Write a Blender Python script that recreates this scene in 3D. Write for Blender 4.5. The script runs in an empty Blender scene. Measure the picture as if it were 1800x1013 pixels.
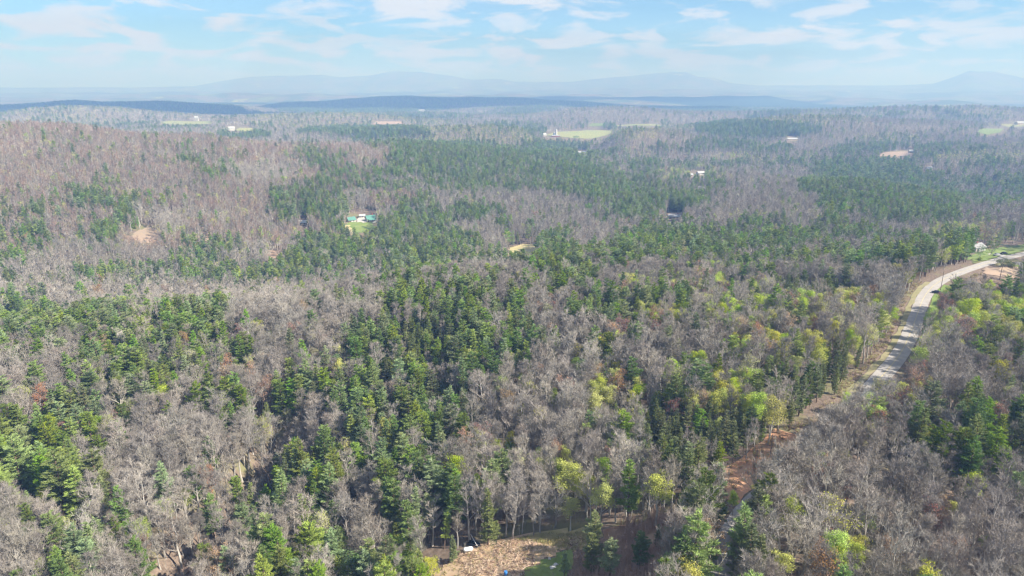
import bpy, bmesh, math, random
import numpy as np
from mathutils import Vector, Matrix
R = math.radians
sc = bpy.context.scene
CAMZ = 170.0                       # metres above the datum; valley floors lie near 20
PITCH = R(16.52)
SUN_EL, SUN_AZ = R(40), R(112)     # azimuth clockwise from the view direction (+Y)

# ------------------------------------------------------------------ camera
cd = bpy.data.cameras.new('camera'); cam = bpy.data.objects.new('camera', cd)
sc.collection.objects.link(cam); sc.camera = cam
cam.location = (0, 0, CAMZ); cam.rotation_euler = (math.pi/2 - PITCH, 0, 0)
cd.lens = 24.0; cd.sensor_width = 36.0; cd.clip_start = 1.0; cd.clip_end = 90000

# ------------------------------------------------------------------ sky
w = bpy.data.worlds.new('World'); sc.world = w; w.use_nodes = True
nt = w.node_tree; N = nt.nodes; L = nt.links; N.clear()
def nd(nt, t, **k):
    n = nt.nodes.new(t)
    for a, v in k.items():
        if a.startswith('i_'):
            key = a[2:]; key = int(key) if key.isdigit() else key.replace('_', ' ')
            n.inputs[key].default_value = v
        else: setattr(n, a, v)
    return n
sky = nd(nt, 'ShaderNodeTexSky', sky_type='NISHITA', sun_disc=False, sun_elevation=SUN_EL, sun_rotation=SUN_AZ,
         altitude=400, air_density=1.0, dust_density=0.25, ozone_density=4.0)
tc = nd(nt, 'ShaderNodeTexCoord')
sep = nd(nt, 'ShaderNodeSeparateXYZ'); L.new(tc.outputs['Generated'], sep.inputs[0])
den = nd(nt, 'ShaderNodeMath', operation='ADD', i_1=0.20)
zc = nd(nt, 'ShaderNodeMath', operation='MAXIMUM', i_1=0.0); L.new(sep.outputs[2], zc.inputs[0]); L.new(zc.outputs[0], den.inputs[0])
cx = nd(nt, 'ShaderNodeMath', operation='DIVIDE'); L.new(sep.outputs[0], cx.inputs[0]); L.new(den.outputs[0], cx.inputs[1])
cy = nd(nt, 'ShaderNodeMath', operation='DIVIDE'); L.new(sep.outputs[1], cy.inputs[0]); L.new(den.outputs[0], cy.inputs[1])
cc = nd(nt, 'ShaderNodeCombineXYZ'); L.new(cx.outputs[0], cc.inputs[0]); L.new(cy.outputs[0], cc.inputs[1])
n1 = nd(nt, 'ShaderNodeTexNoise', i_Scale=3.0, i_Detail=7.0, i_Roughness=0.55, i_Distortion=0.5); L.new(cc.outputs[0], n1.inputs['Vector'])
n2 = nd(nt, 'ShaderNodeTexNoise', i_Scale=0.6, i_Detail=3.0); L.new(cc.outputs[0], n2.inputs['Vector'])
r1 = nd(nt, 'ShaderNodeMapRange', i_1=0.42, i_2=0.58, i_3=0.0, i_4=0.95, interpolation_type='SMOOTHSTEP'); L.new(n1.outputs[0], r1.inputs[0])
r2 = nd(nt, 'ShaderNodeMapRange', i_1=0.28, i_2=0.50, i_3=0.45, i_4=1.0); L.new(n2.outputs[0], r2.inputs[0])
mm = nd(nt, 'ShaderNodeMath', operation='MULTIPLY'); L.new(r1.outputs[0], mm.inputs[0]); L.new(r2.outputs[0], mm.inputs[1])
n3 = nd(nt, 'ShaderNodeMapRange', i_1=0.30, i_2=0.62, i_3=0.05, i_4=0.22); L.new(n2.outputs[0], n3.inputs[0])   # thin high veil
mx0 = nd(nt, 'ShaderNodeMath', operation='MAXIMUM'); L.new(mm.outputs[0], mx0.inputs[0]); L.new(n3.outputs[0], mx0.inputs[1])
mix = nd(nt, 'ShaderNodeMix', data_type='RGBA'); L.new(mx0.outputs[0], mix.inputs[0]); 
tint = nd(nt, 'ShaderNodeMix', data_type='RGBA', blend_type='MULTIPLY'); tint.inputs[0].default_value = 1.0
L.new(sky.outputs[0], tint.inputs[6]); tint.inputs[7].default_value = (.52, .84, 1.06, 1)
L.new(tint.outputs[2], mix.inputs[6])
mix.inputs[7].default_value = (6.2, 6.3, 6.6, 1)
bg = nd(nt, 'ShaderNodeBackground', i_Strength=0.066); L.new(mix.outputs[2], bg.inputs[0])
wo = nd(nt, 'ShaderNodeOutputWorld'); L.new(bg.outputs[0], wo.inputs[0])

# ------------------------------------------------------------------ sun
sl = bpy.data.lights.new('sun', 'SUN'); sl.energy = 5.0; sl.angle = R(0.53); sl.color = (1.0, 0.96, 0.90)
so = bpy.data.objects.new('sun', sl); sc.collection.objects.link(so)
sdir = Vector((math.sin(SUN_AZ)*math.cos(SUN_EL), math.cos(SUN_AZ)*math.cos(SUN_EL), math.sin(SUN_EL)))
so.rotation_euler = sdir.to_track_quat('Z', 'Y').to_euler(); so.location = (0, 0, 500)
sc.view_settings.view_transform = 'Standard'; sc.view_settings.look = 'None'
sc.view_settings.exposure = 1.05; sc.view_settings.gamma = 1.0
sc.render.engine = 'CYCLES'
cy_ = sc.cycles
cy_.max_bounces = 5; cy_.diffuse_bounces = 3; cy_.glossy_bounces = 1; cy_.transmission_bounces = 2; cy_.volume_bounces = 0
cy_.use_denoising = True; cy_.caustics_reflective = False; cy_.caustics_refractive = False
cy_.pixel_filter_type = 'BLACKMAN_HARRIS'; cy_.filter_width = 1.3

# ------------------------------------------------------------------ helpers
def tag(o, label=None, cat=None, group=None, kind=None):
    if label: o['label'] = label
    if cat: o['category'] = cat
    if group: o['group'] = group
    if kind: o['kind'] = kind
    return o
def link(o, parent=None):
    sc.collection.objects.link(o)
    if parent: o.parent = parent
    return o
def empty(name, loc, rz=0):
    o = bpy.data.objects.new(name, None); o.location = loc; o.rotation_euler = (0, 0, rz); o.empty_display_size = 1
    return link(o)
class MB:
    """collects vertices, faces and material slots"""
    def __init__(s): s.v = []; s.f = []; s.m = []
    def poly(s, pts, m=0):
        b = len(s.v); s.v += [tuple(p) for p in pts]; s.f.append(tuple(range(b, b+len(pts)))); s.m.append(m)
    def box(s, c, d, rz=0, m=0, taper=1.0):
        b = len(s.v); ca, sa = math.cos(rz), math.sin(rz)
        for z in (-1, 1):
            t = taper if z > 0 else 1.0
            for x, y in ((-1, -1), (1, -1), (1, 1), (-1, 1)):
                px, py = x*d[0]/2*t, y*d[1]/2*t
                s.v.append((c[0]+px*ca-py*sa, c[1]+px*sa+py*ca, c[2]+z*d[2]/2))
        for f in ((0,3,2,1),(4,5,6,7),(0,1,5,4),(1,2,6,5),(2,3,7,6),(3,0,4,7)):
            s.f.append(tuple(b+i for i in f)); s.m.append(m)
    def tube(s, pts, rad, n=5, m=0, cap=True):
        b = len(s.v); k = len(pts)
        for i, p in enumerate(pts):
            p = Vector(p); d = (Vector(pts[min(i+1, k-1)]) - Vector(pts[max(i-1, 0)])).normalized()
            a = d.cross(Vector((0, 0, 1)) if abs(d.z) < .9 else Vector((1, 0, 0))).normalized(); c = d.cross(a)
            for j in range(n):
                t = 2*math.pi*j/n; s.v.append(tuple(p + (a*math.cos(t) + c*math.sin(t))*rad[i]))
        for i in range(k-1):
            for j in range(n):
                s.f.append((b+i*n+j, b+i*n+(j+1)%n, b+(i+1)*n+(j+1)%n, b+(i+1)*n+j)); s.m.append(m)
        if cap and n > 2:
            s.f.append(tuple(b+j for j in range(n))[::-1]); s.m.append(m)
            s.f.append(tuple(b+(k-1)*n+j for j in range(n))); s.m.append(m)
    def mesh(s, name, mats, smooth=False):
        me = bpy.data.meshes.new(name); me.from_pydata(s.v, [], s.f)
        for q in (mats if isinstance(mats, (list, tuple)) else [mats]): me.materials.append(q)
        me.polygons.foreach_set('material_index', s.m)
        if smooth: me.polygons.foreach_set('use_smooth', [True]*len(s.f))
        me.update(); return me
    def build(s, name, mats, parent=None, smooth=False):
        o = bpy.data.objects.new(name, s.mesh(name, mats, smooth)); return link(o, parent)

# ------------------------------------------------------------------ materials
MATS = {}
def material(name, col, rough=0.9, var=0.25, scale=0.4, col2=None, bump=0.0, hue=0.0, objvar=0.0, transl=0.0, metal=0.0, vscale2=None):
    m = bpy.data.materials.new(name); m.use_nodes = True; nt = m.node_tree; L = nt.links
    bs = nt.nodes['Principled BSDF']; bs.inputs['Roughness'].default_value = rough; bs.inputs['Metallic'].default_value = metal
    bs.inputs['Specular IOR Level'].default_value = 0.25
    geo = nd(nt, 'ShaderNodeNewGeometry')
    nz = nd(nt, 'ShaderNodeTexNoise', i_Scale=scale, i_Detail=5.0, i_Roughness=0.6); L.new(geo.outputs['Position'], nz.inputs['Vector'])
    rmp = nd(nt, 'ShaderNodeMapRange', i_1=0.3, i_2=0.7); L.new(nz.outputs[0], rmp.inputs[0])
    c2 = col2 or tuple(c*(1+var) for c in col)
    c1 = col if col2 else tuple(c*(1-var) for c in col)
    mx = nd(nt, 'ShaderNodeMix', data_type='RGBA'); L.new(rmp.outputs[0], mx.inputs[0])
    mx.inputs[6].default_value = (*c1, 1); mx.inputs[7].default_value = (*c2, 1)
    out = mx.outputs[2]
    if objvar or hue:
        oi = nd(nt, 'ShaderNodeObjectInfo')
        hs = nd(nt, 'ShaderNodeHueSaturation'); L.new(out, hs.inputs['Color'])
        a = nd(nt, 'ShaderNodeMapRange', i_3=0.5-hue, i_4=0.5+hue); L.new(oi.outputs['Random'], a.inputs[0]); L.new(a.outputs[0], hs.inputs['Hue'])
        mu = nd(nt, 'ShaderNodeMath', operation='MULTIPLY', i_1=7.31); L.new(oi.outputs['Random'], mu.inputs[0])
        fr = nd(nt, 'ShaderNodeMath', operation='FRACT'); L.new(mu.outputs[0], fr.inputs[0])
        b = nd(nt, 'ShaderNodeMapRange', i_3=1-objvar, i_4=1+objvar); L.new(fr.outputs[0], b.inputs[0]); L.new(b.outputs[0], hs.inputs['Value'])
        mu2 = nd(nt, 'ShaderNodeMath', operation='MULTIPLY', i_1=13.7); L.new(oi.outputs['Random'], mu2.inputs[0])
        fr2 = nd(nt, 'ShaderNodeMath', operation='FRACT'); L.new(mu2.outputs[0], fr2.inputs[0])
        b2 = nd(nt, 'ShaderNodeMapRange', i_3=1-objvar*1.1, i_4=1+objvar*0.6); L.new(fr2.outputs[0], b2.inputs[0]); L.new(b2.outputs[0], hs.inputs['Saturation'])
        out = hs.outputs[0]
    L.new(out, bs.inputs['Base Color'])
    if bump:
        nb = nd(nt, 'ShaderNodeTexNoise', i_Scale=scale*4, i_Detail=4.0); L.new(geo.outputs['Position'], nb.inputs['Vector'])
        bp = nd(nt, 'ShaderNodeBump', i_Strength=0.6, i_Distance=bump); L.new(nb.outputs[0], bp.inputs['Height']); L.new(bp.outputs[0], bs.inputs['Normal'])
    if transl:
        tr = nd(nt, 'ShaderNodeBsdfTranslucent'); L.new(out, tr.inputs[0])
        ms = nd(nt, 'ShaderNodeMixShader', i_0=transl); L.new(bs.outputs[0], ms.inputs[1]); L.new(tr.outputs[0], ms.inputs[2])
        L.new(ms.outputs[0], nt.nodes['Material Output'].inputs[0])
    MATS[name] = m; return m
M = MATS
material('bark_grey', (.40, .37, .33), var=.25, scale=.5, objvar=.25, hue=.012)
material('twig_grey', (.285, .252, .218), var=.2, scale=.08, objvar=.26, hue=.02)
material('twig_pale', (.38, .34, .295), var=.2, scale=.08, objvar=.2, hue=.015)
material('twig_rosy', (.31, .222, .172), var=.2, scale=.08, objvar=.22, hue=.02)
material('bark_pine', (.17, .12, .09), var=.3, scale=.5)
material('needle_green', (.225, .305, .072), var=.25, scale=.35, objvar=.36, hue=.028, transl=.25)
material('needle_olive', (.19, .225, .07), var=.25, scale=.35, objvar=.25, hue=.015, transl=.2)
material('leaf_lime', (.42, .54, .06), var=.2, scale=.5, objvar=.15, hue=.015, transl=.35)
material('leaf_yellow', (.48, .50, .10), var=.2, scale=.5, objvar=.2, hue=.02, transl=.3)
material('leaf_green', (.13, .22, .055), var=.25, scale=.5, objvar=.2, hue=.02, transl=.3)
material('bud_orange', (.44, .25, .11), var=.2, scale=.5, objvar=.2, hue=.02, transl=.2)
material('bud_red', (.36, .13, .10), var=.2, scale=.5, objvar=.2, hue=.01, transl=.2)
# ------------------------------------------------------------------ terrain
def _hash(ix, iy, s):
    h = (ix.astype(np.int64)*374761393 + iy.astype(np.int64)*668265263 + s*974634777) & 0xffffffff
    h = ((h ^ (h >> 13))*1274126177) & 0xffffffff
    return ((h ^ (h >> 16)) & 0xffff)/65535.0
def vnoise(x, y, lam, s=0):
    x = np.asarray(x, float)/lam; y = np.asarray(y, float)/lam
    ix = np.floor(x); iy = np.floor(y); fx = x-ix; fy = y-iy
    fx = fx*fx*fx*(fx*(fx*6-15)+10); fy = fy*fy*fy*(fy*(fy*6-15)+10)
    a = _hash(ix, iy, s); b = _hash(ix+1, iy, s); c = _hash(ix, iy+1, s); d = _hash(ix+1, iy+1, s)
    return ((a*(1-fx)+b*fx)*(1-fy) + (c*(1-fx)+d*fx)*fy)*2-1
def fbm(x, y, lam, o=3, s=0):
    t = 0; a = 1; n = 0
    for i in range(o):
        t = t + a*vnoise(x*1.0+17*i, y*1.0-31*i, lam/2**i, s+i*7); n += a; a *= .5
    return t/n
RN = [20,100,150,200,260,330,380,450,520,620,700,800,950,1150,1300,1500,1800]
TZ = {
-44:[-118,-120,-122,-124,-120,-113,-120,-140,-150,-148,-139,-125,-98,-74,-68,-85,-150],
-34:[-118,-120,-122,-125,-120,-113,-121,-143,-151,-149,-140,-126,-99,-73,-66,-90,-155],
-26:[-118,-120,-123,-126,-121,-113,-122,-145,-152,-150,-143,-131,-110,-89,-91,-115,-160],
-18:[-118,-120,-123,-126,-121,-113,-123,-146,-152,-151,-147,-141,-126,-110,-113,-130,-162],
-10:[-116,-118,-121,-124,-119,-111,-120,-142,-151,-151,-149,-147,-135,-118,-117,-140,-165],
 -3:[-112,-114,-117,-120,-115,-109,-116,-132,-145,-151,-151,-150,-142,-130,-123,-145,-166],
  4:[-108,-110,-113,-116,-113,-110,-114,-124,-136,-148,-150,-148,-145,-143,-141,-155,-168],
 11:[-102,-104,-107,-111,-110,-109,-113,-121,-130,-140,-143,-145,-150,-158,-160,-165,-168],
 18:[-100,-100,-101,-105,-107,-108,-112,-119,-127,-135,-138,-138,-143,-143,-155,-168,-170],
 26:[-100, -99, -99,-100,-101,-103,-108,-116,-125,-132,-135,-136,-129,-150,-165,-170,-170],
 34:[-103,-103,-103,-102,-101,-100, -99,-101,-112,-128,-136,-142,-146,-165,-166,-156,-172],
 44:[-106,-106,-106,-105,-104,-102,-100,-100,-108,-126,-138,-145,-148,-165,-164,-152,-172]}
AZK = sorted(TZ); TAB = np.array([TZ[k] for k in AZK], float)
az_in = np.radians(np.arange(-48, 48.01, 0.2))
az_l = np.radians(np.array([-180,-150,-120,-100,-85,-75,-68,-62,-57,-53,-50])); az_grid = np.concatenate([az_l, az_in, -az_l[::-1]])
lr_grid = np.arange(math.log(12), math.log(30000), 0.012)
r_grid = np.exp(lr_grid)
A, RR = np.meshgrid(az_grid, r_grid, indexing='ij')
X = RR*np.sin(A); Y = RR*np.cos(A)
def near_z(A, RR):
    az = np.clip(np.degrees(A), -44, 44)
    lr = np.log(np.clip(RR, 20, 1800)); ln = np.log(np.array(RN, float))
    j = np.clip(np.searchsorted(ln, lr)-1, 0, len(RN)-2); t = (lr-ln[j])/(ln[j+1]-ln[j])
    i = np.clip(np.searchsorted(AZK, az)-1, 0, len(AZK)-2); k = np.array(AZK, float); u = (az-k[i])/(k[i+1]-k[i])
    u = u*u*(3-2*u)
    g = lambda a, b: TAB[a, b]
    return (g(i, j)*(1-t)+g(i, j+1)*t)*(1-u) + (g(i+1, j)*(1-t)+g(i+1, j+1)*t)*u
Z = near_z(A, RR)
for _ in range(3):                                  # soften the survey nodes along and across
    for ax, kk in ((1, 5), (0, 3)):
        P = np.pad(Z, [(kk, kk) if ax == 0 else (0, 0), (kk, kk) if ax == 1 else (0, 0)], mode='edge')
        Z = sum(np.take(P, range(q, q+Z.shape[ax]), axis=ax) for q in range(2*kk+1))/(2*kk+1)
PXN = 900 + 1252*np.tan(np.clip(A, -1.2, 1.2))      # bearing expressed on the photograph's width, used to name ridges
far = -172 + 66*fbm(X, Y, 900, 2, 5) + np.clip((RR-2500)/6000, 0, 1)*34*fbm(X, Y, 2600, 3, 9)
far += np.clip((RR-7500)/6000, 0, 1)*85
far += np.clip((RR-9000)/9000, 0, 1)*20*fbm(X, Y, 5200, 2, 19)
# a raised meadow shelf with the silos, and low wooded hills of the middle distance
def hill(x0, y0, sx, sy, h, rot=0):
    dx = X-x0; dy = Y-y0; c, s = math.cos(rot), math.sin(rot)
    a = (dx*c+dy*s)/sx; b = (-dx*s+dy*c)/sy
    return 1.5*h*np.exp(-(a*a+b*b))
def bear(px, r):
    a = math.atan((px-900)/1252.0); return r*math.sin(a), r*math.cos(a)
for px, r, sx, sy, h in ((1130,1750,170,150,34),(1330,2100,330,200,22),(1720,1560,260,160,20),(1560,2500,420,260,24),
                         (300,2500,500,260,16),(620,2700,500,240,20),(900,3300,700,300,24),(1300,3300,700,300,28),(180,3400,600,300,22),(1750,3600,600,300,24)):
    far += hill(*bear(px, r), sx, sy, h)
mxy = bear(1018, 2230); md = np.exp(-(np.hypot(X-mxy[0], Y-mxy[1])/300)**4); far = far*(1-md)-151*md     # the silo meadow
open_ = np.exp(-((PXN-1010)/75)**4)*np.clip((2050-RR)/120, 0, 1); far = np.where(open_ > .02, np.minimum(far, far*(1-open_)-170*open_), far)
t = np.clip((RR-1450)/450, 0, 1); t = t*t*(3-2*t)
Z = Z*(1-t) + far*t
# long ridges: bearing/crest tables (bearing on the photo width, height relative to the camera)
def ridge(r0, wid, prof, curve=0):
    xs = [p[0] for p in prof]; zs = [p[1] for p in prof]
    crest = np.interp(PXN, xs, zs, left=-400, right=-400)
    crest = crest - 12 + 20*fbm(X, Y, 600, 3, 3)*(r0/5000)
    rr = r0 + curve*np.sin(PXN/260.0)
    g = np.exp(-((RR-rr)/wid)**2)
    return np.where(crest > -399, -170+(crest+170)*g, -400)
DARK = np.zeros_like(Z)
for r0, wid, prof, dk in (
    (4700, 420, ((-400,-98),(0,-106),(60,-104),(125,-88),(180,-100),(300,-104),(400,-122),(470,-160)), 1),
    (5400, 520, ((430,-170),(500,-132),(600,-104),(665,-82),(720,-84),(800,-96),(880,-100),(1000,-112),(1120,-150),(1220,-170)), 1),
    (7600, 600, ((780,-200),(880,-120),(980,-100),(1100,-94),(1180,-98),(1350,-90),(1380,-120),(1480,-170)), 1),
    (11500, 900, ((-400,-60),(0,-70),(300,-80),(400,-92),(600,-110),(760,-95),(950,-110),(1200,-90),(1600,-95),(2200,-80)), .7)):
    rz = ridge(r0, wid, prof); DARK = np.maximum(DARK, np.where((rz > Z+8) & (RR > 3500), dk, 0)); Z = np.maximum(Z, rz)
# distant mountains
def el(py): return math.tan(math.atan((506-py)/1200.0)-PITCH)
MT = [(-500,153),(250,153),(340,151),(400,141),(440,136),(480,134),(570,132),(600,136),(650,133),(690,125.5),(740,126.5),(790,133),(830,140),
      (880,138.5),(905,143),(1000,144),(1060,137),(1110,133),(1150,129),(1180,127),(1205,127.5),(1225,135),(1255,138),(1285,146),(1330,150),(1580,150),(1640,147),
      (1680,135),(1697,129),(1703,127.5),(1710,129.5),(1740,129),(1780,136),(1800,140),(1850,149),(2300,150)]
mr = 14500
crest = np.interp(PXN, [p[0] for p in MT], [el(p[1])*mr for p in MT])
mz = -170 + (crest+170+6*fbm(X, Y, 300, 2, 4))*np.exp(-((RR-mr)/1300)**2)
Z = np.where(RR > 11800, np.maximum(Z, mz), Z)
Z = np.where(RR > mr+1500, np.minimum(Z, -75), Z)
# gullies and spurs on the near slopes
amp = np.clip((RR-90)/250, 0.3, 1)*np.clip((2600-RR)/800, 0, 1)
Z += amp*(3.0*fbm(X, Y, 70, 2, 11) + 4.0*np.clip((RR-420)/400, 0, 1)*fbm(X, Y, 190, 2, 12)+10.0*np.clip((RR-520)/300, 0, 1)*fbm(X, Y, 330, 2, 15))
Z += 0.5*fbm(X, Y, 16, 2, 13)*np.clip((1500-RR)/600, 0, 1)
def segd(X, Y, P):
    best = np.full(np.shape(X), 1e9); side = np.zeros(np.shape(X)); zz = np.zeros(np.shape(X)); par = np.zeros(np.shape(X)); acc = 0
    for a, b in zip(P[:-1], P[1:]):
        dx, dy = b[0]-a[0], b[1]-a[1]; l2 = dx*dx+dy*dy
        t = np.clip(((X-a[0])*dx+(Y-a[1])*dy)/l2, 0, 1)
        d = np.hypot(X-a[0]-t*dx, Y-a[1]-t*dy); m = d < best
        best = np.where(m, d, best); side = np.where(m, np.sign((X-a[0])*dy-(Y-a[1])*dx), side)
        par = np.where(m, acc+t*math.sqrt(l2), par); acc += math.sqrt(l2)
    return best, side, par
def pix_dir(px, py):
    v = np.array([px-900.0, 1200*math.cos(PITCH)-(py-506)*math.sin(PITCH), -1200*math.sin(PITCH)-(py-506)*math.cos(PITCH)])
    return v/np.linalg.norm(v)
def on_plane(px, py, z):
    d = pix_dir(px, py); k = z/d[2]; return (d[0]*k, d[1]*k)
ROADPX = [(1245,1200),(1252,1100),(1262,1010),(1282,950),(1318,890),(1382,838),(1450,785),(1503,718),(1545,667),(1582,625),(1601,585),(1613,550),(1625,518),
          (1648,495),(1690,477),(1740,461),(1775,451),(1830,440),(1920,424)]
ROAD0 = [on_plane(a, b, -100) for a, b in ROADPX]
def smooth_line(P, n=3):
    for _ in range(n):
        Q = [P[0]]
        for a, b in zip(P[:-1], P[1:]):
            Q += [(a[0]*.75+b[0]*.25, a[1]*.75+b[1]*.25), (a[0]*.25+b[0]*.75, a[1]*.25+b[1]*.75)]
        P = Q+[P[-1]]
    return P
ROAD = smooth_line(ROAD0)
RD, RS, RP = segd(X, Y, ROAD)
k = np.clip((RD-6)/22, 0, 1); k = k*k*(3-2*k); near = RR < 900
Z = np.where(near, -100.0*(1-k)+Z*k, Z)
Z = Z + np.where(near, -0.35*np.exp(-((RD-5.2)/1.0)**2), 0)
# ravine at lower left
RAV = [on_plane(a, b, -126) for a, b in ((250,1150),(330,1010),(390,950),(440,900),(470,840),(500,790))]
D2, _, _ = segd(X, Y, RAV)
Z -= np.where(near, 15*np.exp(-(D2/10)**2), 0)
Z += CAMZ
Z[-1] = Z[0]
def hgt(x, y):
    """ground height of the terrain sheet"""
    x = np.asarray(x, float); y = np.asarray(y, float)
    a = np.arctan2(x, y); l = np.log(np.maximum(np.hypot(x, y), 12.01))
    i = np.clip(np.searchsorted(az_grid, a)-1, 0, len(az_grid)-2); u = (a-az_grid[i])/(az_grid[i+1]-az_grid[i])
    j = (l-lr_grid[0])/0.012; j0 = np.clip(np.floor(j).astype(int), 0, len(lr_grid)-2); t = j-j0
    return (Z[i, j0]*(1-t)+Z[i, j0+1]*t)*(1-u) + (Z[i+1, j0]*(1-t)+Z[i+1, j0+1]*t)*u
def ray(px, py, lift=0.0):
    """where the sight line through a pixel of the photograph meets the ground"""
    d = pix_dir(px, py); s = np.exp(np.linspace(math.log(60), math.log(20000), 3000))
    h = hgt(d[0]*s, d[1]*s)+lift; hit = np.nonzero(CAMZ+d[2]*s < h)[0]
    q = s[hit[0]] if len(hit) else 15000
    return (d[0]*q, d[1]*q)
def to_pix(x, y, z):
    z = z-CAMZ; d = y*math.cos(PITCH)-z*math.sin(PITCH); v = y*math.sin(PITCH)+z*math.cos(PITCH)
    return 900+1200*x/d, 506-1200*v/d, d
def inside(px, py, P):
    px = np.asarray(px); py = np.asarray(py); r = np.zeros(px.shape, bool)
    for (x1, y1), (x2, y2) in zip(P, P[1:]+P[:1]):
        if y1 == y2: continue
        c = ((y1 > py) != (y2 > py)) & (px < (x2-x1)*(py-y1)/(y2-y1)+x1); r ^= c
    return r

# terrain mesh
na, nr = Z.shape
me = bpy.data.meshes.new('terrain')
V = np.stack([X, Y, Z], -1).reshape(-1, 3)
ii, jj = np.meshgrid(np.arange(na-1), np.arange(nr-1), indexing='ij')
q = np.stack([ii*nr+jj, (ii+1)*nr+jj, (ii+1)*nr+jj+1, ii*nr+jj+1], -1).reshape(-1, 4)
me.vertices.add(len(V)); me.vertices.foreach_set('co', V.ravel())
me.loops.add(q.size); me.loops.foreach_set('vertex_index', q.ravel().astype(np.int32))
me.polygons.add(len(q)); me.polygons.foreach_set('loop_start', np.arange(0, q.size, 4, dtype=np.int32))
me.polygons.foreach_set('use_smooth', np.ones(len(q), bool)); me.update(calc_edges=True)
at = me.attributes.new('conifer_shade', 'FLOAT', 'POINT'); at.data.foreach_set('value', DARK.ravel().astype(np.float32))
at = me.attributes.new('wooded', 'FLOAT', 'POINT')
at.data.foreach_set('value', np.clip((RR-3800)/1500, 0, 1).ravel().astype(np.float32))
gm = bpy.data.materials.new('woodland_ground'); gm.use_nodes = True; nt = gm.node_tree; L = nt.links; bs = nt.nodes['Principled BSDF']
bs.inputs['Roughness'].default_value = 1; bs.inputs['Specular IOR Level'].default_value = 0.1
geo = nd(nt, 'ShaderNodeNewGeometry')
def noise(sc_, det=5, rough=.6):
    n = nd(nt, 'ShaderNodeTexNoise', i_Scale=sc_, i_Detail=det, i_Roughness=rough); L.new(geo.outputs['Position'], n.inputs['Vector']); return n.outputs[0]
def rng(src, a, b, c=0.0, d=1.0):
    n = nd(nt, 'ShaderNodeMapRange', i_1=a, i_2=b, i_3=c, i_4=d); L.new(src, n.inputs[0]); return n.outputs[0]
def mixc(f, a, b):
    n = nd(nt, 'ShaderNodeMix', data_type='RGBA')
    if isinstance(f, float): n.inputs[0].default_value = f
    else: L.new(f, n.inputs[0])
    for k, s in ((6, a), (7, b)):
        if isinstance(s, tuple): n.inputs[k].default_value = (*s, 1)
        else: L.new(s, n.inputs[k])
    return n.outputs[2]
litter = mixc(rng(noise(.9, 6), .35, .65), (.135, .102, .08), (.25, .19, .15))
litter = mixc(rng(noise(.05, 4), .5, .62), litter, (.20, .19, .10))
f1 = mixc(rng(noise(.004, 8, .65), .46, .54), (.21, .165, .14), (.075, .115, .05))
f1 = mixc(rng(noise(.0016, 6, .6), .55, .62), f1, (.20, .235, .08))
f1 = mixc(rng(noise(.0023, 5, .55), .66, .68), f1, (.40, .42, .18))
f1 = mixc(rng(noise(.06, 3), .3, .7, 0, .5), f1, (.06, .06, .045))
ac = nd(nt, 'ShaderNodeAttribute', attribute_name='conifer_shade'); aw = nd(nt, 'ShaderNodeAttribute', attribute_name='wooded')
f2 = mixc(ac.outputs['Fac'], f1, (.018, .036, .022))  # conifer cover on far ridges, with cloud shade put into its colour
L.new(mixc(aw.outputs['Fac'], litter, f2), bs.inputs['Base Color'])
nb = noise(.045, 3); bp = nd(nt, 'ShaderNodeBump', i_Strength=1.0, i_Distance=14.0); L.new(nb, bp.inputs['Height'])
mb = nd(nt, 'ShaderNodeMath', operation='MULTIPLY', i_1=0.8); L.new(aw.outputs['Fac'], mb.inputs[0]); L.new(mb.outputs[0], bp.inputs['Strength'])
L.new(bp.outputs[0], bs.inputs['Normal'])
me.materials.append(gm)
ter = link(bpy.data.objects.new('terrain', me)); tag(ter, kind='structure')

# ------------------------------------------------------------------ laid surfaces
def strip(name, line, off0, off1, mat, lift, zfix=None, step=1.5, kind='structure', ragged=0.0):
    """a band that follows a line on the ground, between two offsets (metres, + = right hand)"""
    pts = []; 
    for a, b in zip(line[:-1], line[1:]):
        n = max(1, int(math.hypot(b[0]-a[0], b[1]-a[1])/step))
        pts += [(a[0]+(b[0]-a[0])*i/n, a[1]+(b[1]-a[1])*i/n) for i in range(n)]
    P = np.array(pts); T = np.gradient(P, axis=0); T /= np.linalg.norm(T, axis=1)[:, None]; Nn = np.stack([T[:, 1], -T[:, 0]], 1)
    m = max(2, int(abs(off1-off0)/1.2)+1); mb = MB(); rows = []
    for i in range(len(P)):
        j0 = ragged*float(vnoise(P[i, 0], P[i, 1], 6, 31)); j1 = ragged*float(vnoise(P[i, 0], P[i, 1], 5, 33))
        o = np.linspace(off0+(j0 if ragged else 0), off1+j1, m); xy = P[i]+Nn[i]*o[:, None]; z = hgt(xy[:, 0], xy[:, 1])+lift
        rows.append(len(mb.v)); mb.v += [(x, y, zz) for (x, y), zz in zip(xy, z)]
    for a, b in zip(rows[:-1], rows[1:]):
        for j in range(m-1): mb.f.append((a+j, a+j+1, b+j+1, b+j)); mb.m.append(0)
    o = mb.build(name, mat, smooth=True); tag(o, kind=kind); return o
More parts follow.
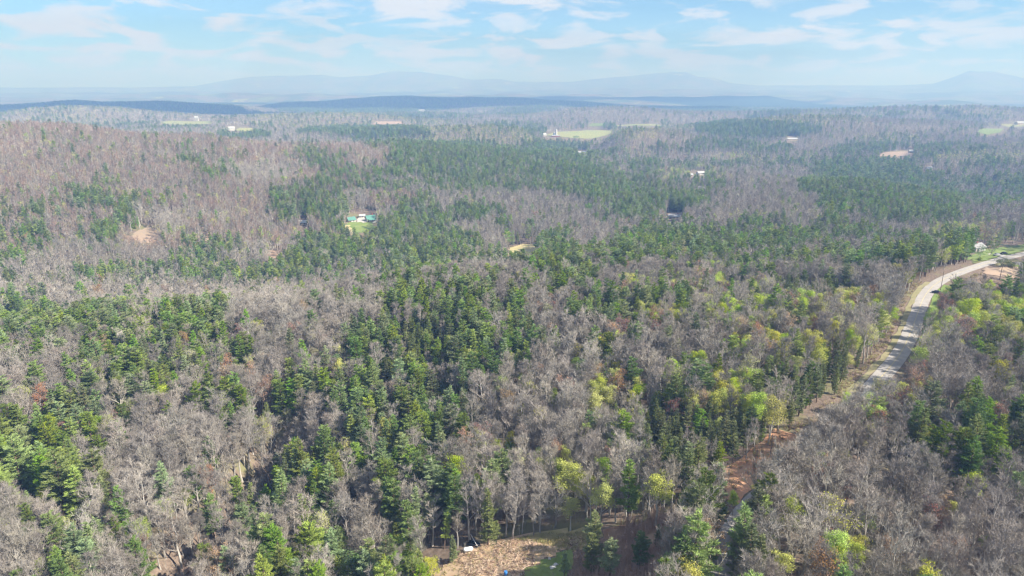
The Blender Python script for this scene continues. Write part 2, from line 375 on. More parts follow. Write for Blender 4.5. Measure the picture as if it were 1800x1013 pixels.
def sheet(name, poly, mat, lift=0.12, step=2.0, kind='structure', edge=2.0):
    """an outline on the ground filled with a fine grid"""
    P = np.array(poly); x0, y0 = P.min(0)-edge; x1, y1 = P.max(0)+edge
    step = max(step, (x1-x0)/160, (y1-y0)/160)
    xs = np.arange(x0, x1, step); ys = np.arange(y0, y1, step); GX, GY = np.meshgrid(xs, ys, indexing='ij')
    jx = GX+edge*vnoise(GX, GY, edge*3, 41); jy = GY+edge*vnoise(GX, GY, edge*3, 43)
    ins = inside(jx, jy, [tuple(p) for p in P]); zz = hgt(GX, GY)+lift; idx = {}; mb = MB()
    for i in range(len(xs)-1):
        for j in range(len(ys)-1):
            if ins[i, j]:
                c = []
                for a, b in ((i, j), (i+1, j), (i+1, j+1), (i, j+1)):
                    if (a, b) not in idx: idx[(a, b)] = len(mb.v); mb.v.append((xs[a], ys[b], zz[a, b]))
                    c.append(idx[(a, b)])
                mb.f.append(tuple(c)); mb.m.append(0)
    if not mb.f: return None
    o = mb.build(name, mat, smooth=True); return tag(o, kind=kind)
material('asphalt', (.37, .345, .325), var=.14, scale=.35, bump=.02)
material('clay', (.50, .32, .20), col2=(.58, .44, .30), scale=.22, bump=.12)
material('cut_clay', (.62, .30, .16), col2=(.52, .36, .24), scale=.18, bump=.3)
material('dry_grass', (.52, .42, .24), col2=(.38, .36, .16), scale=.25, bump=.1)
material('green_grass', (.13, .20, .045), col2=(.22, .26, .08), scale=.12, bump=.05)
material('verge_grass', (.36, .30, .18), col2=(.25, .25, .12), scale=.3, bump=.06)
material('meadow', (.25, .30, .10), col2=(.31, .29, .13), scale=.02, bump=.1)
material('far_clay', (.38, .265, .20), col2=(.33, .26, .19), scale=.03)
material('thicket_ground', (.27, .155, .115), col2=(.33, .24, .16), scale=.3, bump=.1)
material('concrete', (.46, .43, .40), var=.08, scale=.4)
material('line_paint', (.56, .47, .22), var=.1, scale=1)
strip('road', ROAD, -3.05, 3.05, M['asphalt'], .10)
strip('road_marking', ROAD, -.09, .09, M['line_paint'], .114)
def sub(line, y0, y1): return [p for p in line if y0 <= math.hypot(*p) <= y1]
rdist = lambda px, py: math.hypot(*on_plane(px, py, -100))
strip('road_bank', sub(ROAD, rdist(1290, 895), rdist(1455, 770)), -14, -3.5, M['cut_clay'], .16, ragged=1.2)
strip('grass_verge', sub(ROAD, rdist(1470, 750), rdist(1648, 494)), -5.4, -3.1, M['verge_grass'], .15, ragged=.6)
strip('grass_verge', sub(ROAD, rdist(1250, 1010), rdist(1300, 890)), -12, -3.4, M['dry_grass'], .15, ragged=1.5)
strip('grass_verge', sub(ROAD, rdist(1590, 600), rdist(1648, 496)), 3.4, 8.5, M['green_grass'], .15, ragged=.7)
PATCH = {}
def patch(name, pix, mat, **k):
    w_ = [ray(*p) for p in pix]; PATCH.setdefault(name, []).append(w_)
    return sheet(name, w_, mat, **k)
patch('clay_clearing', [(745,1040),(783,987),(812,972),(850,956),(900,950),(960,950),(1010,945),(1035,950),(1010,968),(962,985),(925,1003),(900,1040)], M['clay'])
patch('dry_grass_strip', [(905,949),(965,938),(1030,934),(1052,940),(1046,958),(1010,968),(990,964),(960,958)], M['dry_grass'], lift=.2)
patch('lawn', [(893,1040),(925,1006),(960,987),(985,979),(998,985),(985,1000),(960,1040)], M['green_grass'], lift=.2)
patch('thicket_floor', [(1052,935),(1090,925),(1150,915),(1215,915),(1222,940),(1210,975),(1200,1040),(1000,1040),(1010,985),(1050,960)], M['thicket_ground'])
patch('clearing', [(888,455),(892,438),(915,430),(945,432),(950,441),(930,452),(905,462)], M['dry_grass'], lift=.3)
patch('clearing', [(222,420),(240,405),(260,399),(280,408),(282,424),(250,430)], M['far_clay'], lift=.3)
patch('clearing', [(468,455),(470,440),(497,440),(497,455)], M['far_clay'], lift=.3)
patch('clearing', [(355,428),(360,411),(372,410),(366,440),(358,444)], M['far_clay'], lift=.3)
patch('lawn', [(600,402),(612,391),(655,390),(658,402),(640,409),(612,412)], M['green_grass'], lift=.3)
patch('clearing', [(596,412),(602,396),(612,396),(620,410),(612,418)], M['dry_grass'], lift=.4)
patch('clearing', [(1158,386),(1176,374),(1200,374),(1200,388)], M['far_clay'], lift=.3)
patch('meadow', [(958,238),(976,232),(1030,229),(1072,229),(1076,234),(1060,239),(1030,244),(992,241)], M['meadow'], lift=.6)
patch('meadow', [(1716,232),(1730,226),(1765,226),(1758,233),(1735,237)], M['green_grass'], lift=.8)
patch('meadow', [(1758,219),(1800,217),(1850,221),(1850,223),(1770,223)], M['meadow'], lift=.8)
patch('meadow', [(410,229),(420,225),(443,225),(443,231),(425,231)], M['meadow'], lift=.8)
patch('meadow', [(270,216),(300,212),(370,213),(372,218),(300,219)], M['meadow'], lift=.8)
patch('clearing', [(655,219),(660,214),(705,214),(706,218)], M['far_clay'], lift=.8)
patch('clearing', [(1535,274),(1545,270),(1600,266),(1608,270),(1606,275),(1560,276)], M['far_clay'], lift=.6)
patch('meadow', [(1033,222),(1040,217),(1060,217),(1062,222)], M['green_grass'], lift=.8)
patch('meadow', [(1078,222),(1085,220),(1160,219),(1162,222)], M['meadow'], lift=.8)
patch('lawn', [(1700,453),(1708,447),(1738,439),(1760,434),(1830,428),(1830,436),(1775,447),(1735,458),(1706,463)], M['green_grass'], lift=.25)
patch('red_field', [(1728,476),(1755,470),(1790,468),(1850,466),(1850,492),(1760,489),(1735,484)], M['far_clay'], lift=.25)
patch('lawn', [(1783,470),(1795,464),(1850,462),(1850,474),(1800,475)], M['green_grass'], lift=.3)
patch('driveway', [(625,392),(630,380),(643,379),(642,392)], M['concrete'], lift=.45)
patch('driveway', [(1738,449),(1742,445),(1760,448),(1770,452),(1758,456)], M['concrete'], lift=.3)
# forest survey: woodland type by sight line (cells of 40 x 25 px of the photograph, from row 212 down, run lengths)
# P pine, p mixed pine, b bare, l pale bare, r rosy bare, k sparse bare, y leafing mix, Y leafing, s young olive pine, o orange, x open
SURVEY = [(''.join(t[0]*int(t[1:]) for t in row.split())+'b'*45)[:45] for row in """
r9 f36
r2 b8 r3 y1 r2 p1 P4 f24
b8 p1 b1 r3 p2 r2 P9 p1 f18
b9 p1 l3 r1 p3 P10 p2 y3 b4 P4 f5
b4 p1 b5 r2 b1 p10 P5 p2 p2 b3 P6 p4
b3 P2 p1 b6 P3 l1 r2 p2 b5 p2 P3 P1 b5 P3 P3 p3
p2 b3 P1 l4 b2 P3 l2 P5 b4 p1 P2 l1 b6 p3 P3 b3
p2 b2 P1 x1 l2 b4 b3 P5 b2 k2 b1 b3 p3 p5 p3 b2 Y2 o1 k1
p2 k3 b3 P2 b3 P8 b2 P2 b2 P9 p5 Y1 P1 x1 k1
p3 k4 p2 P1 b2 r1 P7 p2 b1 P4 P3 p4 p3 p1 P4 b1 b1 b1
p8 p3 P3 p3 P3 b3 P4 p3 y2 p7 b2 y2 b2
l13 k3 p2 p2 p2 b2 P2 b2 b3 y3 s4 b2 b1 y2 b2
p2 l13 p1 l1 p1 P5 b3 P4 b2 b1 y6 b1 b1 y2 y2
P3 P3 l1 P3 l6 l1 s1 p1 P4 b2 P3 b3 y4 b4 b1 b1 Y3 b1
P10 p1 b5 P2 s2 P4 b7 b1 y4 y2 b2 b1 Y3 b1
P3 b1 P6 p1 b5 P2 s2 P4 p1 b1 y1 b5 y4 s3 b1 b1 p1 s3
p3 P7 p1 b5 P1 s2 P4 p1 b6 y1 b3 s3 b2 b1 y1 p3 b1
b3 P6 b1 b3 p3 s2 P4 b5 y1 b5 y1 s3 b2 b2 b4
p4 P3 p2 b3 P5 P2 s2 b7 s1 y1 b3 y1 s4 b7
p3 P3 p3 P1 b1 P8 p1 s2 b5 s6 b4 y1 b7
b2 p2 P1 b3 p3 P1 p3 P6 b5 b3 s4 b3 b1 b3 P2 b1 P1 y1
p2 P1 p3 b4 p7 P5 b7 s4 b1 b2 b4 P1 b2 P2
P4 b4 p1 b2 p3 P7 y2 b4 s5 b1 b1 b6 P1 b3 P1
P5 b6 p2 P6 b4 b5 s4 b1 b3 y1 b3 P1 b2 P1 b1
P4 b6 P5 p1 P3 p1 b5 y2 b2 s3 b4 y1 b6 P1 b1
P4 b5 p3 P2 b2 P4 b1 P1 b3 y1 y2 s3 b1 b1 b8 b2 P2
p3 b5 P1 b1 k2 p2 b1 p2 P2 b1 P1 b4 y1 b2 s2 P1 b1 b2 b3 b1 y1 b6
p2 b2 P1 b5 k1 b4 p1 b1 P3 s2 b3 y1 P1 b1 s1 P1 b2 b13
b1 P2 b1 P2 b3 k2 b5 b1 P2 s3 b3 b1 P1 b3 b1 b14
b2 P3 b3 k2 b1 P4 b2 b3 b5 P1 b1 P1 b1 b1 b15
b1 P4 b3 k1 b2 p1 P1 b1 P2 p2 p2 b5 P2 b1 b1 b2 b3 y1 b1 y2 b7
b1 P1 b1 P1 b5 r1 b1 p2 P4 p2 y1 b5 P2 b4 b4 y1 b5 y1 b4
""".strip().split('\n')]
# ------------------------------------------------------------------ tree shapes
def tri_cloud(mb, pts, dirs, ln, wd, m, rnd, jit=.35):
    """slender leaf or twig blades"""
    for p, d in zip(pts, dirs):
        l = ln*(1+jit*rnd.uniform(-1, 1)); w_ = wd*(1+jit*rnd.uniform(-1, 1))*.5
        d = Vector(d).normalized(); s = d.cross(Vector((rnd.uniform(-1, 1), rnd.uniform(-1, 1), rnd.uniform(-1, 1))))
        if s.length < 1e-3: continue
        s = s.normalized()*w_; p = Vector(p); b = len(mb.v)
        mb.v += [tuple(p-s), tuple(p+s), tuple(p+d*l)]; mb.f.append((b, b+1, b+2)); mb.m.append(m)
def leaf_cloud(mb, c, rad, n, size, m, rnd):
    for _ in range(n):
        v = Vector((rnd.gauss(0, 1), rnd.gauss(0, 1), rnd.gauss(0, 1))).normalized()*rnd.uniform(.45, 1)**.6
        p = Vector(c)+Vector((v.x*rad[0], v.y*rad[0], v.z*rad[1])); a = Vector((rnd.gauss(0, 1), rnd.gauss(0, 1), rnd.gauss(0, .7))).normalized()
        b_ = a.cross(v+Vector((.01, .02, .3))).normalized(); s = size*rnd.uniform(.6, 1.3); k = len(mb.v)
        mb.v += [tuple(p-a*s*.5), tuple(p+b_*s*.35), tuple(p+a*s*.5), tuple(p-b_*s*.35)]; mb.f.append((k, k+1, k+2, k+3)); mb.m.append(m)
def grow(mb, tips, p, d, ln, rad, rnd, depth, nchild, sides, up=.25, seg=3):
    pts = [p.copy()]; rr = [rad]; dd = d.copy()
    for i in range(seg):
        dd = (dd+Vector((rnd.uniform(-1, 1), rnd.uniform(-1, 1), rnd.uniform(-.5, 1)*.6+up*.5))*.22).normalized()
        pts.append(pts[-1]+dd*ln/seg); rr.append(rad*(1-.72*(i+1)/seg))
    mb.tube(pts, rr, sides, 0, cap=False)
    if depth == 0: tips.append((pts, dd)); return
    for c in range(nchild):
        t = rnd.uniform(.28, 1.0)*seg; i = min(int(t), seg-1); q = pts[i].lerp(pts[i+1], t-i)
        ax = Vector((rnd.uniform(-1, 1), rnd.uniform(-1, 1), rnd.uniform(-.2, .8))).normalized()
        nd_ = (dd*.9+ax*.95+Vector((0, 0, up))).normalized()
        grow(mb, tips, q, nd_, ln*rnd.uniform(.42, .62), rad*.45, rnd, depth-1, max(3, nchild-1), 3, up, 2)
    tips.append((pts, dd))
def hardwood(seed, H=18.0, spread=4.0, lod=0, base=.42, fork=False):
    """bare deciduous tree: returns trunk, crown meshes in MB form (bark on both)"""
    rnd = random.Random(seed); tr = MB(); cr = MB(); tips = []
    lean = Vector((rnd.uniform(-.05, .05), rnd.uniform(-.05, .05), 1)); n = 6
    pts = [Vector((0, 0, -.6))]+[Vector((lean.x*H*i/n+rnd.uniform(-.18, .18), lean.y*H*i/n+rnd.uniform(-.18, .18), H*.86*i/n)) for i in range(1, n+1)]
    rad = [.27*(1-.86*i/n)+.02 for i in range(n+1)]; rad[0] = .36
    tr.tube(pts, rad, 6 if lod == 0 else 3, 0)
    nl = (13, 9, 5)[lod]
    for i in range(nl):
        f = base+(1-base)*(i+rnd.random()*.8)/nl; t = f*n*.97; k = min(int(t), n-1); p = pts[k].lerp(pts[k+1], t-k)
        a = i*2.4+rnd.uniform(-.5, .5); up = .55+.9*f; d = Vector((math.cos(a), math.sin(a), up)).normalized()
        ln = spread*(1.5-.85*f)*rnd.uniform(.75, 1.2)
        grow(cr, tips, p, d, ln, .105*(1.25-f)+.02, rnd, (2, 1, 0)[lod], (5, 4, 0)[lod], 4 if lod == 0 else 3)
    pt, dr = [], []
    per = (5, 9, 16)[lod]
    for q, dd in tips:
        for _ in range(per):
            t = rnd.uniform(.15, 1)*(len(q)-1); k = min(int(t), len(q)-2); pt.append(q[k].lerp(q[k+1], t-k))
            dr.append(dd*.75+Vector((rnd.uniform(-1, 1), rnd.uniform(-1, 1), rnd.uniform(-.45, 1)))*.85)
    tri_cloud(cr, pt, dr, (1.05, 1.3, 1.9)[lod], (.055, .10, .24)[lod], 1, rnd)
    return tr, cr, tips
def leafy(seed, H=15.0, spread=3.6, lod=0, fill=.75, base=.4):
    tr, cr, tips = hardwood(seed, H, spread*.8, lod, base)
    cr.f = [f for f, m in zip(cr.f, cr.m) if m == 0]; cr.m = [0]*len(cr.f)
    rnd = random.Random(seed+99); n = (len(tips), len(tips), len(tips))[lod]
    for q, dd in tips:
        if rnd.random() < fill:
            leaf_cloud(cr, q[-1]+dd*.2, (.95 if lod == 0 else 1.25, .7), (13, 12, 16)[lod], (.30, .48, .95)[lod], 1, rnd)
    return tr, cr
def budding(seed, H=15.0, spread=3.8, lod=0):
    tr, cr, tips = hardwood(seed, H, spread, lod, .4); rnd = random.Random(seed+7)
    for q, dd in tips:
        if rnd.random() < .75: leaf_cloud(cr, q[-1], (.8, .6), (5, 6, 8)[lod], (.26, .42, .8)[lod], 2, rnd)
    return tr, cr
def pine(seed, H=19.0, rmax=3.0, lod=0, bare=.25, pointy=.8, dens=1.0):
    rnd = random.Random(seed); tr = MB(); cr = MB(); n = 5
    pts = [Vector((0, 0, -.6))]+[Vector((rnd.uniform(-.15, .15), rnd.uniform(-.15, .15), H*.97*i/n)) for i in range(1, n+1)]
    tr.tube(pts, [.32]+[.25*(1-.93*i/n)+.01 for i in range(1, n+1)], 6 if lod == 0 else 3, 0)
    z = H*bare; step = (.82, 1.15, 1.9)[lod]/dens; k = 0; lop = rnd.uniform(0, 6.28); lopa = rnd.uniform(0, .3)
    while z < H*.985:
        f = (z/H-bare)/(1-bare); prof = min(1, (.55+f*2.2))*(1-f)**pointy*1.12+.05
        nb = (6, 5, 4)[lod] if f < .85 else 4
        for i in range(nb):
            if rnd.random() < .2: continue
            a = k*1.1+i*6.283/nb+rnd.uniform(-.35, .35); l = rmax*prof*rnd.choice((.4, .7, .9, 1.05, 1.3))*(1+lopa*math.cos(a-lop))
            slope = -.08+.55*f+rnd.uniform(-.12, .12); p0 = Vector((0, 0, z+rnd.uniform(-.3, .3)))
            d = Vector((math.cos(a), math.sin(a), slope)).normalized(); tip = p0+d*l+Vector((0, 0, .12*l))
            if lod == 0: cr.tube([p0, p0+d*l*.6, tip], [.05, .035, .01], 3, 0, cap=False)
            nt_ = max(2, int(l*(3.4, 2.3, 1.4)[lod]+.5)); P, D = [], []
            for j in range(nt_):
                s = .28+.72*(j+rnd.random()*.7)/nt_; q = p0.lerp(tip, s)
                side = Vector((-math.sin(a), math.cos(a), 0)); off = (1.08-s)*l*.42
                for sg in (-1, 1, 0):
                    c = q+side*sg*off*rnd.uniform(.5, 1)
                    for _ in range((4, 3, 3)[lod]):
                        P.append(c+Vector((rnd.uniform(-.15, .15), rnd.uniform(-.15, .15), rnd.uniform(-.08, .12))))
                        D.append(d*.8+side*sg*.5+Vector((rnd.uniform(-.8, .8), rnd.uniform(-.8, .8), rnd.uniform(-.15, .75))))
            tri_cloud(cr, P, D, (.62, .9, 1.5)[lod], (.20, .34, .75)[lod], 1, rnd)
        z += step*rnd.uniform(.8, 1.2); k += 1
    P = [Vector((0, 0, H*.955))]*8; D = [Vector((rnd.uniform(-.5, .5), rnd.uniform(-.5, .5), 1)) for _ in P]
    tri_cloud(cr, P, D, (.9, 1.1, 1.6)[lod], (.2, .3, .5)[lod], 1, rnd)
    return tr, cr
def join(tr, cr):
    m = MB(); m.v = tr.v+cr.v; b = len(tr.v); m.f = tr.f+[tuple(i+b for i in f) for f in cr.f]; m.m = tr.m+cr.m; return m
BK, TG, TP, TR = M['bark_grey'], M['twig_grey'], M['twig_pale'], M['twig_rosy']
KINDS = {   # kind: list of (trunk mesh, crown mesh, single mesh) per level of detail, plus nominal height
 'bare_tree': dict(h=18, mats=[[BK, TG], [BK, TG], [BK, TG], [BK, TP], [BK, TP], [BK, TR]],
    mk=lambda s, l, i: hardwood(s, 18, (2.9, 3.8, 3.3, 3.5, 4.5, 3.2)[i], l, (.45, .36, .5, .4, .3, .42)[i])[:2]),
 'pine_tree': dict(h=19, mats=[[M['bark_pine'], M['needle_green']]]*5+[[M['bark_pine'], M['needle_olive']]]*2,
    mk=lambda s, l, i: pine(s, 19, (2.7, 3.2, 2.4, 3.4, 2.9, 2.2, 2.6)[i], l, (.22, .2, .3, .25, .34, .12, .2)[i], (.75, .62, .8, .55, .5, .8, .7)[i])),
 'leafing_tree': dict(h=15, mats=[[BK, M['leaf_lime']], [BK, M['leaf_yellow']], [BK, M['leaf_green']], [BK, M['leaf_lime']], [BK, M['leaf_yellow']]],
    mk=lambda s, l, i: leafy(s, 15, (3.0, 3.8, 3.2, 3.8, 3.2)[i], l, (.95, .75, .85, .75, .6)[i])),
 'budding_tree': dict(h=15, mats=[[BK, TR, M['bud_orange']], [BK, TG, M['bud_red']], [BK, TP, M['leaf_yellow']]],
    mk=lambda s, l, i: budding(s, 15, 3.6, l)),
}
PROTO = {}
for kn, kd in KINDS.items():
    PROTO[kn] = []; col = bpy.data.collections.new(kn+'_sources'); kd['col'] = col; idx = 0
    for lod in range(3):
        row = []
        for i, mt in enumerate(kd['mats']):
            tr, cr = kd['mk'](100*i+17*lod+len(kn), lod, i)
            if lod == 0:
                tm = tr.mesh('trunk', mt[:1]); cm = cr.mesh('crown', mt)
            else: tm = cm = None
            o = bpy.data.objects.new('src_%03d' % idx, join(tr, cr).mesh('tree', mt)); col.objects.link(o); row.append((idx, tm, cm)); idx += 1
        PROTO[kn].append(row)

# ------------------------------------------------------------------ where the trees stand
rs = np.random.RandomState(7)
def ring(r0, r1, sp):
    n = int(0.5*(2*R(45))*(r1*r1-r0*r0)/(sp*sp)*1.0)
    # jittered grid in world space
    g = np.arange(-r1, r1, sp); GX, GY = np.meshgrid(g, np.arange(0, r1, sp), indexing='ij')
    GX = GX+(np.arange(GX.shape[1]) % 2)*sp*.5
    GX = GX+rs.uniform(-.46, .46, GX.shape)*sp; GY = GY+rs.uniform(-.46, .46, GY.shape)*sp
    rr = np.hypot(GX, GY); az = np.abs(np.arctan2(GX, GY)); m = (rr >= r0) & (rr < r1) & (az < R(42)+25/np.maximum(rr, 1))
    return np.stack([GX[m], GY[m]], 1)
P0 = ring(105, 420, 3.95); P1 = ring(420, 1000, 4.5); P2 = ring(1000, 2300, 6.6); P3 = ring(2300, 5600, 11.5)
# a close row of trees along the right edge of the lower road
PR = []
for q0, q1 in zip(ROAD[:-1], ROAD[1:]):
    dd_ = math.hypot(q1[0]-q0[0], q1[1]-q0[1]); nn_ = (q1[1]-q0[1])/dd_, -(q1[0]-q0[0])/dd_
    if math.hypot(*q0) < rdist(1470, 755):
        for t_ in np.arange(0, dd_, 2.2): PR.append((q0[0]+(q1[0]-q0[0])*t_/dd_+nn_[0]*rs.uniform(4, 7), q0[1]+(q1[1]-q0[1])*t_/dd_+nn_[1]*rs.uniform(4, 7)))
for q0, q1 in zip(ROAD[:-1], ROAD[1:]):
    dd_ = math.hypot(q1[0]-q0[0], q1[1]-q0[1]); nn_ = (q1[1]-q0[1])/dd_, -(q1[0]-q0[0])/dd_
    if math.hypot(*q0) < rdist(1283, 935):
        for t_ in np.arange(0, dd_, 1.6):
            of_ = rs.uniform(3.3, 9); PR.append((q0[0]+(q1[0]-q0[0])*t_/dd_-nn_[0]*of_, q0[1]+(q1[1]-q0[1])*t_/dd_-nn_[1]*of_))
PR = np.array(PR)[np.hypot(*np.array(PR).T) > 105]
PT = np.concatenate([PR, P0, P1, P2, P3]); bigf = np.concatenate([np.ones(len(PR)), np.ones(len(P0)+len(P1)), np.full(len(P2), 1.18), np.full(len(P3), 1.7)])
x, y = PT[:, 0], PT[:, 1]; z = hgt(x, y); r = np.hypot(x, y)
# type of wood
px, py, _ = to_pix(x+8*vnoise(x, y, 25, 51), y, z+13)
ci = np.floor((px+16*vnoise(x, y, 22, 52))/40).astype(int).clip(0, 44); ri = np.floor((py+9*vnoise(x, y, 30, 53)-212)/25).astype(int)
S = np.array([list(q) for q in SURVEY]); typ = S[ri.clip(0, 31), ci]
farm = (r > 1620) | (ri < 0)
con = fbm(x, y, 420, 3, 61)+.2*fbm(x, y, 60, 2, 62)-np.clip((z-2)/34, -1, 1)*.35+.06; yel = fbm(x, y, 600, 3, 63)+.2*fbm(x, y, 80, 2, 64)
ft = np.where(con > .46, 'P', np.where(con > .20, 'p', np.where(yel > -.04, 'y', 'b')))
for cx_, cy2, sx, sy, t_ in ((1330,226,110,14,'P'),(1600,262,150,14,'p'),(1740,240,90,10,'b'),(640,232,120,12,'P'),(960,257,60,10,'P'),(1120,262,90,22,'b'),
                            (1260,262,130,20,'p'),(1735,272,95,9,'Y'),(1720,300,110,16,'b'),(1560,240,60,8,'y'),(560,240,60,7,'b'),(800,243,140,7,'y'),(1480,200,80,8,'y'),(430,235,50,6,'P')):
    mm_ = farm & (((px-cx_)/sx)**2+((py-cy2)/sy)**2 < 1); ft = np.where(mm_, t_, ft)
typ = np.where(farm | (typ == 'f'), ft, typ); 
yn = fbm(x, y, 60, 2, 81); lime = (((px > 1080) & (px < 1625) & (py > 468) & (py < 720)) | ((px > 1630) & (py > 495) & (py < 625))) & (r < 700)
typ = np.where(lime & (typ == 'b') & (yn > -.3), 'y', typ)
typ = np.where((r < 260) & (px > 1340) & (py > 780) & (typ == 'b') & (yn > .25), 'y', typ)
typ[:len(PR)] = 'b'
ridge_dark = DARK[np.clip(np.searchsorted(az_grid, np.arctan2(x, y)), 0, len(az_grid)-1), np.clip(((np.log(r)-lr_grid[0])/.012).astype(int), 0, len(lr_grid)-1)] > .5
typ = np.where(ridge_dark, 'D', typ)
# keep-open outlines (photo outlines of open ground: no crown stands in front of them)
OPEN = [[(783,985),(812,970),(850,953),(900,946),(1035,932),(1052,940),(1030,968),(985,1013),(990,1110),(740,1110)],
        [(890,452),(893,436),(917,429),(945,432),(946,441),(925,452)], [(225,419),(245,404),(262,399),(280,409),(282,422)],
        [(470,452),(472,441),(495,441),(495,452)], [(356,425),(361,412),(371,411),(366,432)],
        [(606,400),(612,376),(662,372),(664,399),(655,406),(612,408)], [(524,396),(526,384),(542,384),(542,396)],
        [(1160,386),(1176,373),(1202,373),(1200,388)], [(1212,312),(1213,300),(1240,298),(1240,310)],[(1206,338),(1240,327),(1246,331),(1212,340)],
        [(952,240),(962,231),(1030,227),(1074,229),(1074,235),(1050,242),(990,244)], [(1013,270),(1014,264),(1032,264),(1032,272)],
        [(1714,235),(1730,226),(1766,225),(1762,233),(1740,238)], [(1758,222),(1764,215),(1800,213),(1800,224)],
        [(398,233),(400,219),(445,222),(445,231)], [(1383,247),(1384,239),(1402,239),(1402,247)],
        [(1540,275),(1560,267),(1600,262),(1608,264),(1606,276)], [(1626,299),(1626,291),(1640,291),(1640,299)],[(655,219),(658,213),(706,213),(706,219)],
        [(735,197),(735,192),(748,192),(748,197)],[(1033,222),(1040,217),(1062,217),(1062,222)],[(1078,222),(1085,219),(1162,218),(1162,222)],[(270,217),(300,212),(372,213),(372,218)],
        [(1700,458),(1702,446),(1718,430),(1745,440),(1762,432),(1800,425),(1800,490),(1742,488),(1728,478),(1660,497),(1648,505),(1650,520),(1635,560),(1622,588),(1604,618),(1588,640),(1560,668),(1530,690),(1500,690),(1560,650),(1592,590),(1612,525),(1630,490),(1665,473),(1702,461)],
        [(1232,925),(1250,893),(1300,848),(1340,812),(1405,762),(1425,765),(1385,798),(1345,826),(1300,868),(1255,915)],
        [(985,1013),(1060,945),(1090,930),(1200,918),(1212,940),(1200,1013),(1190,1110),(900,1110)]]
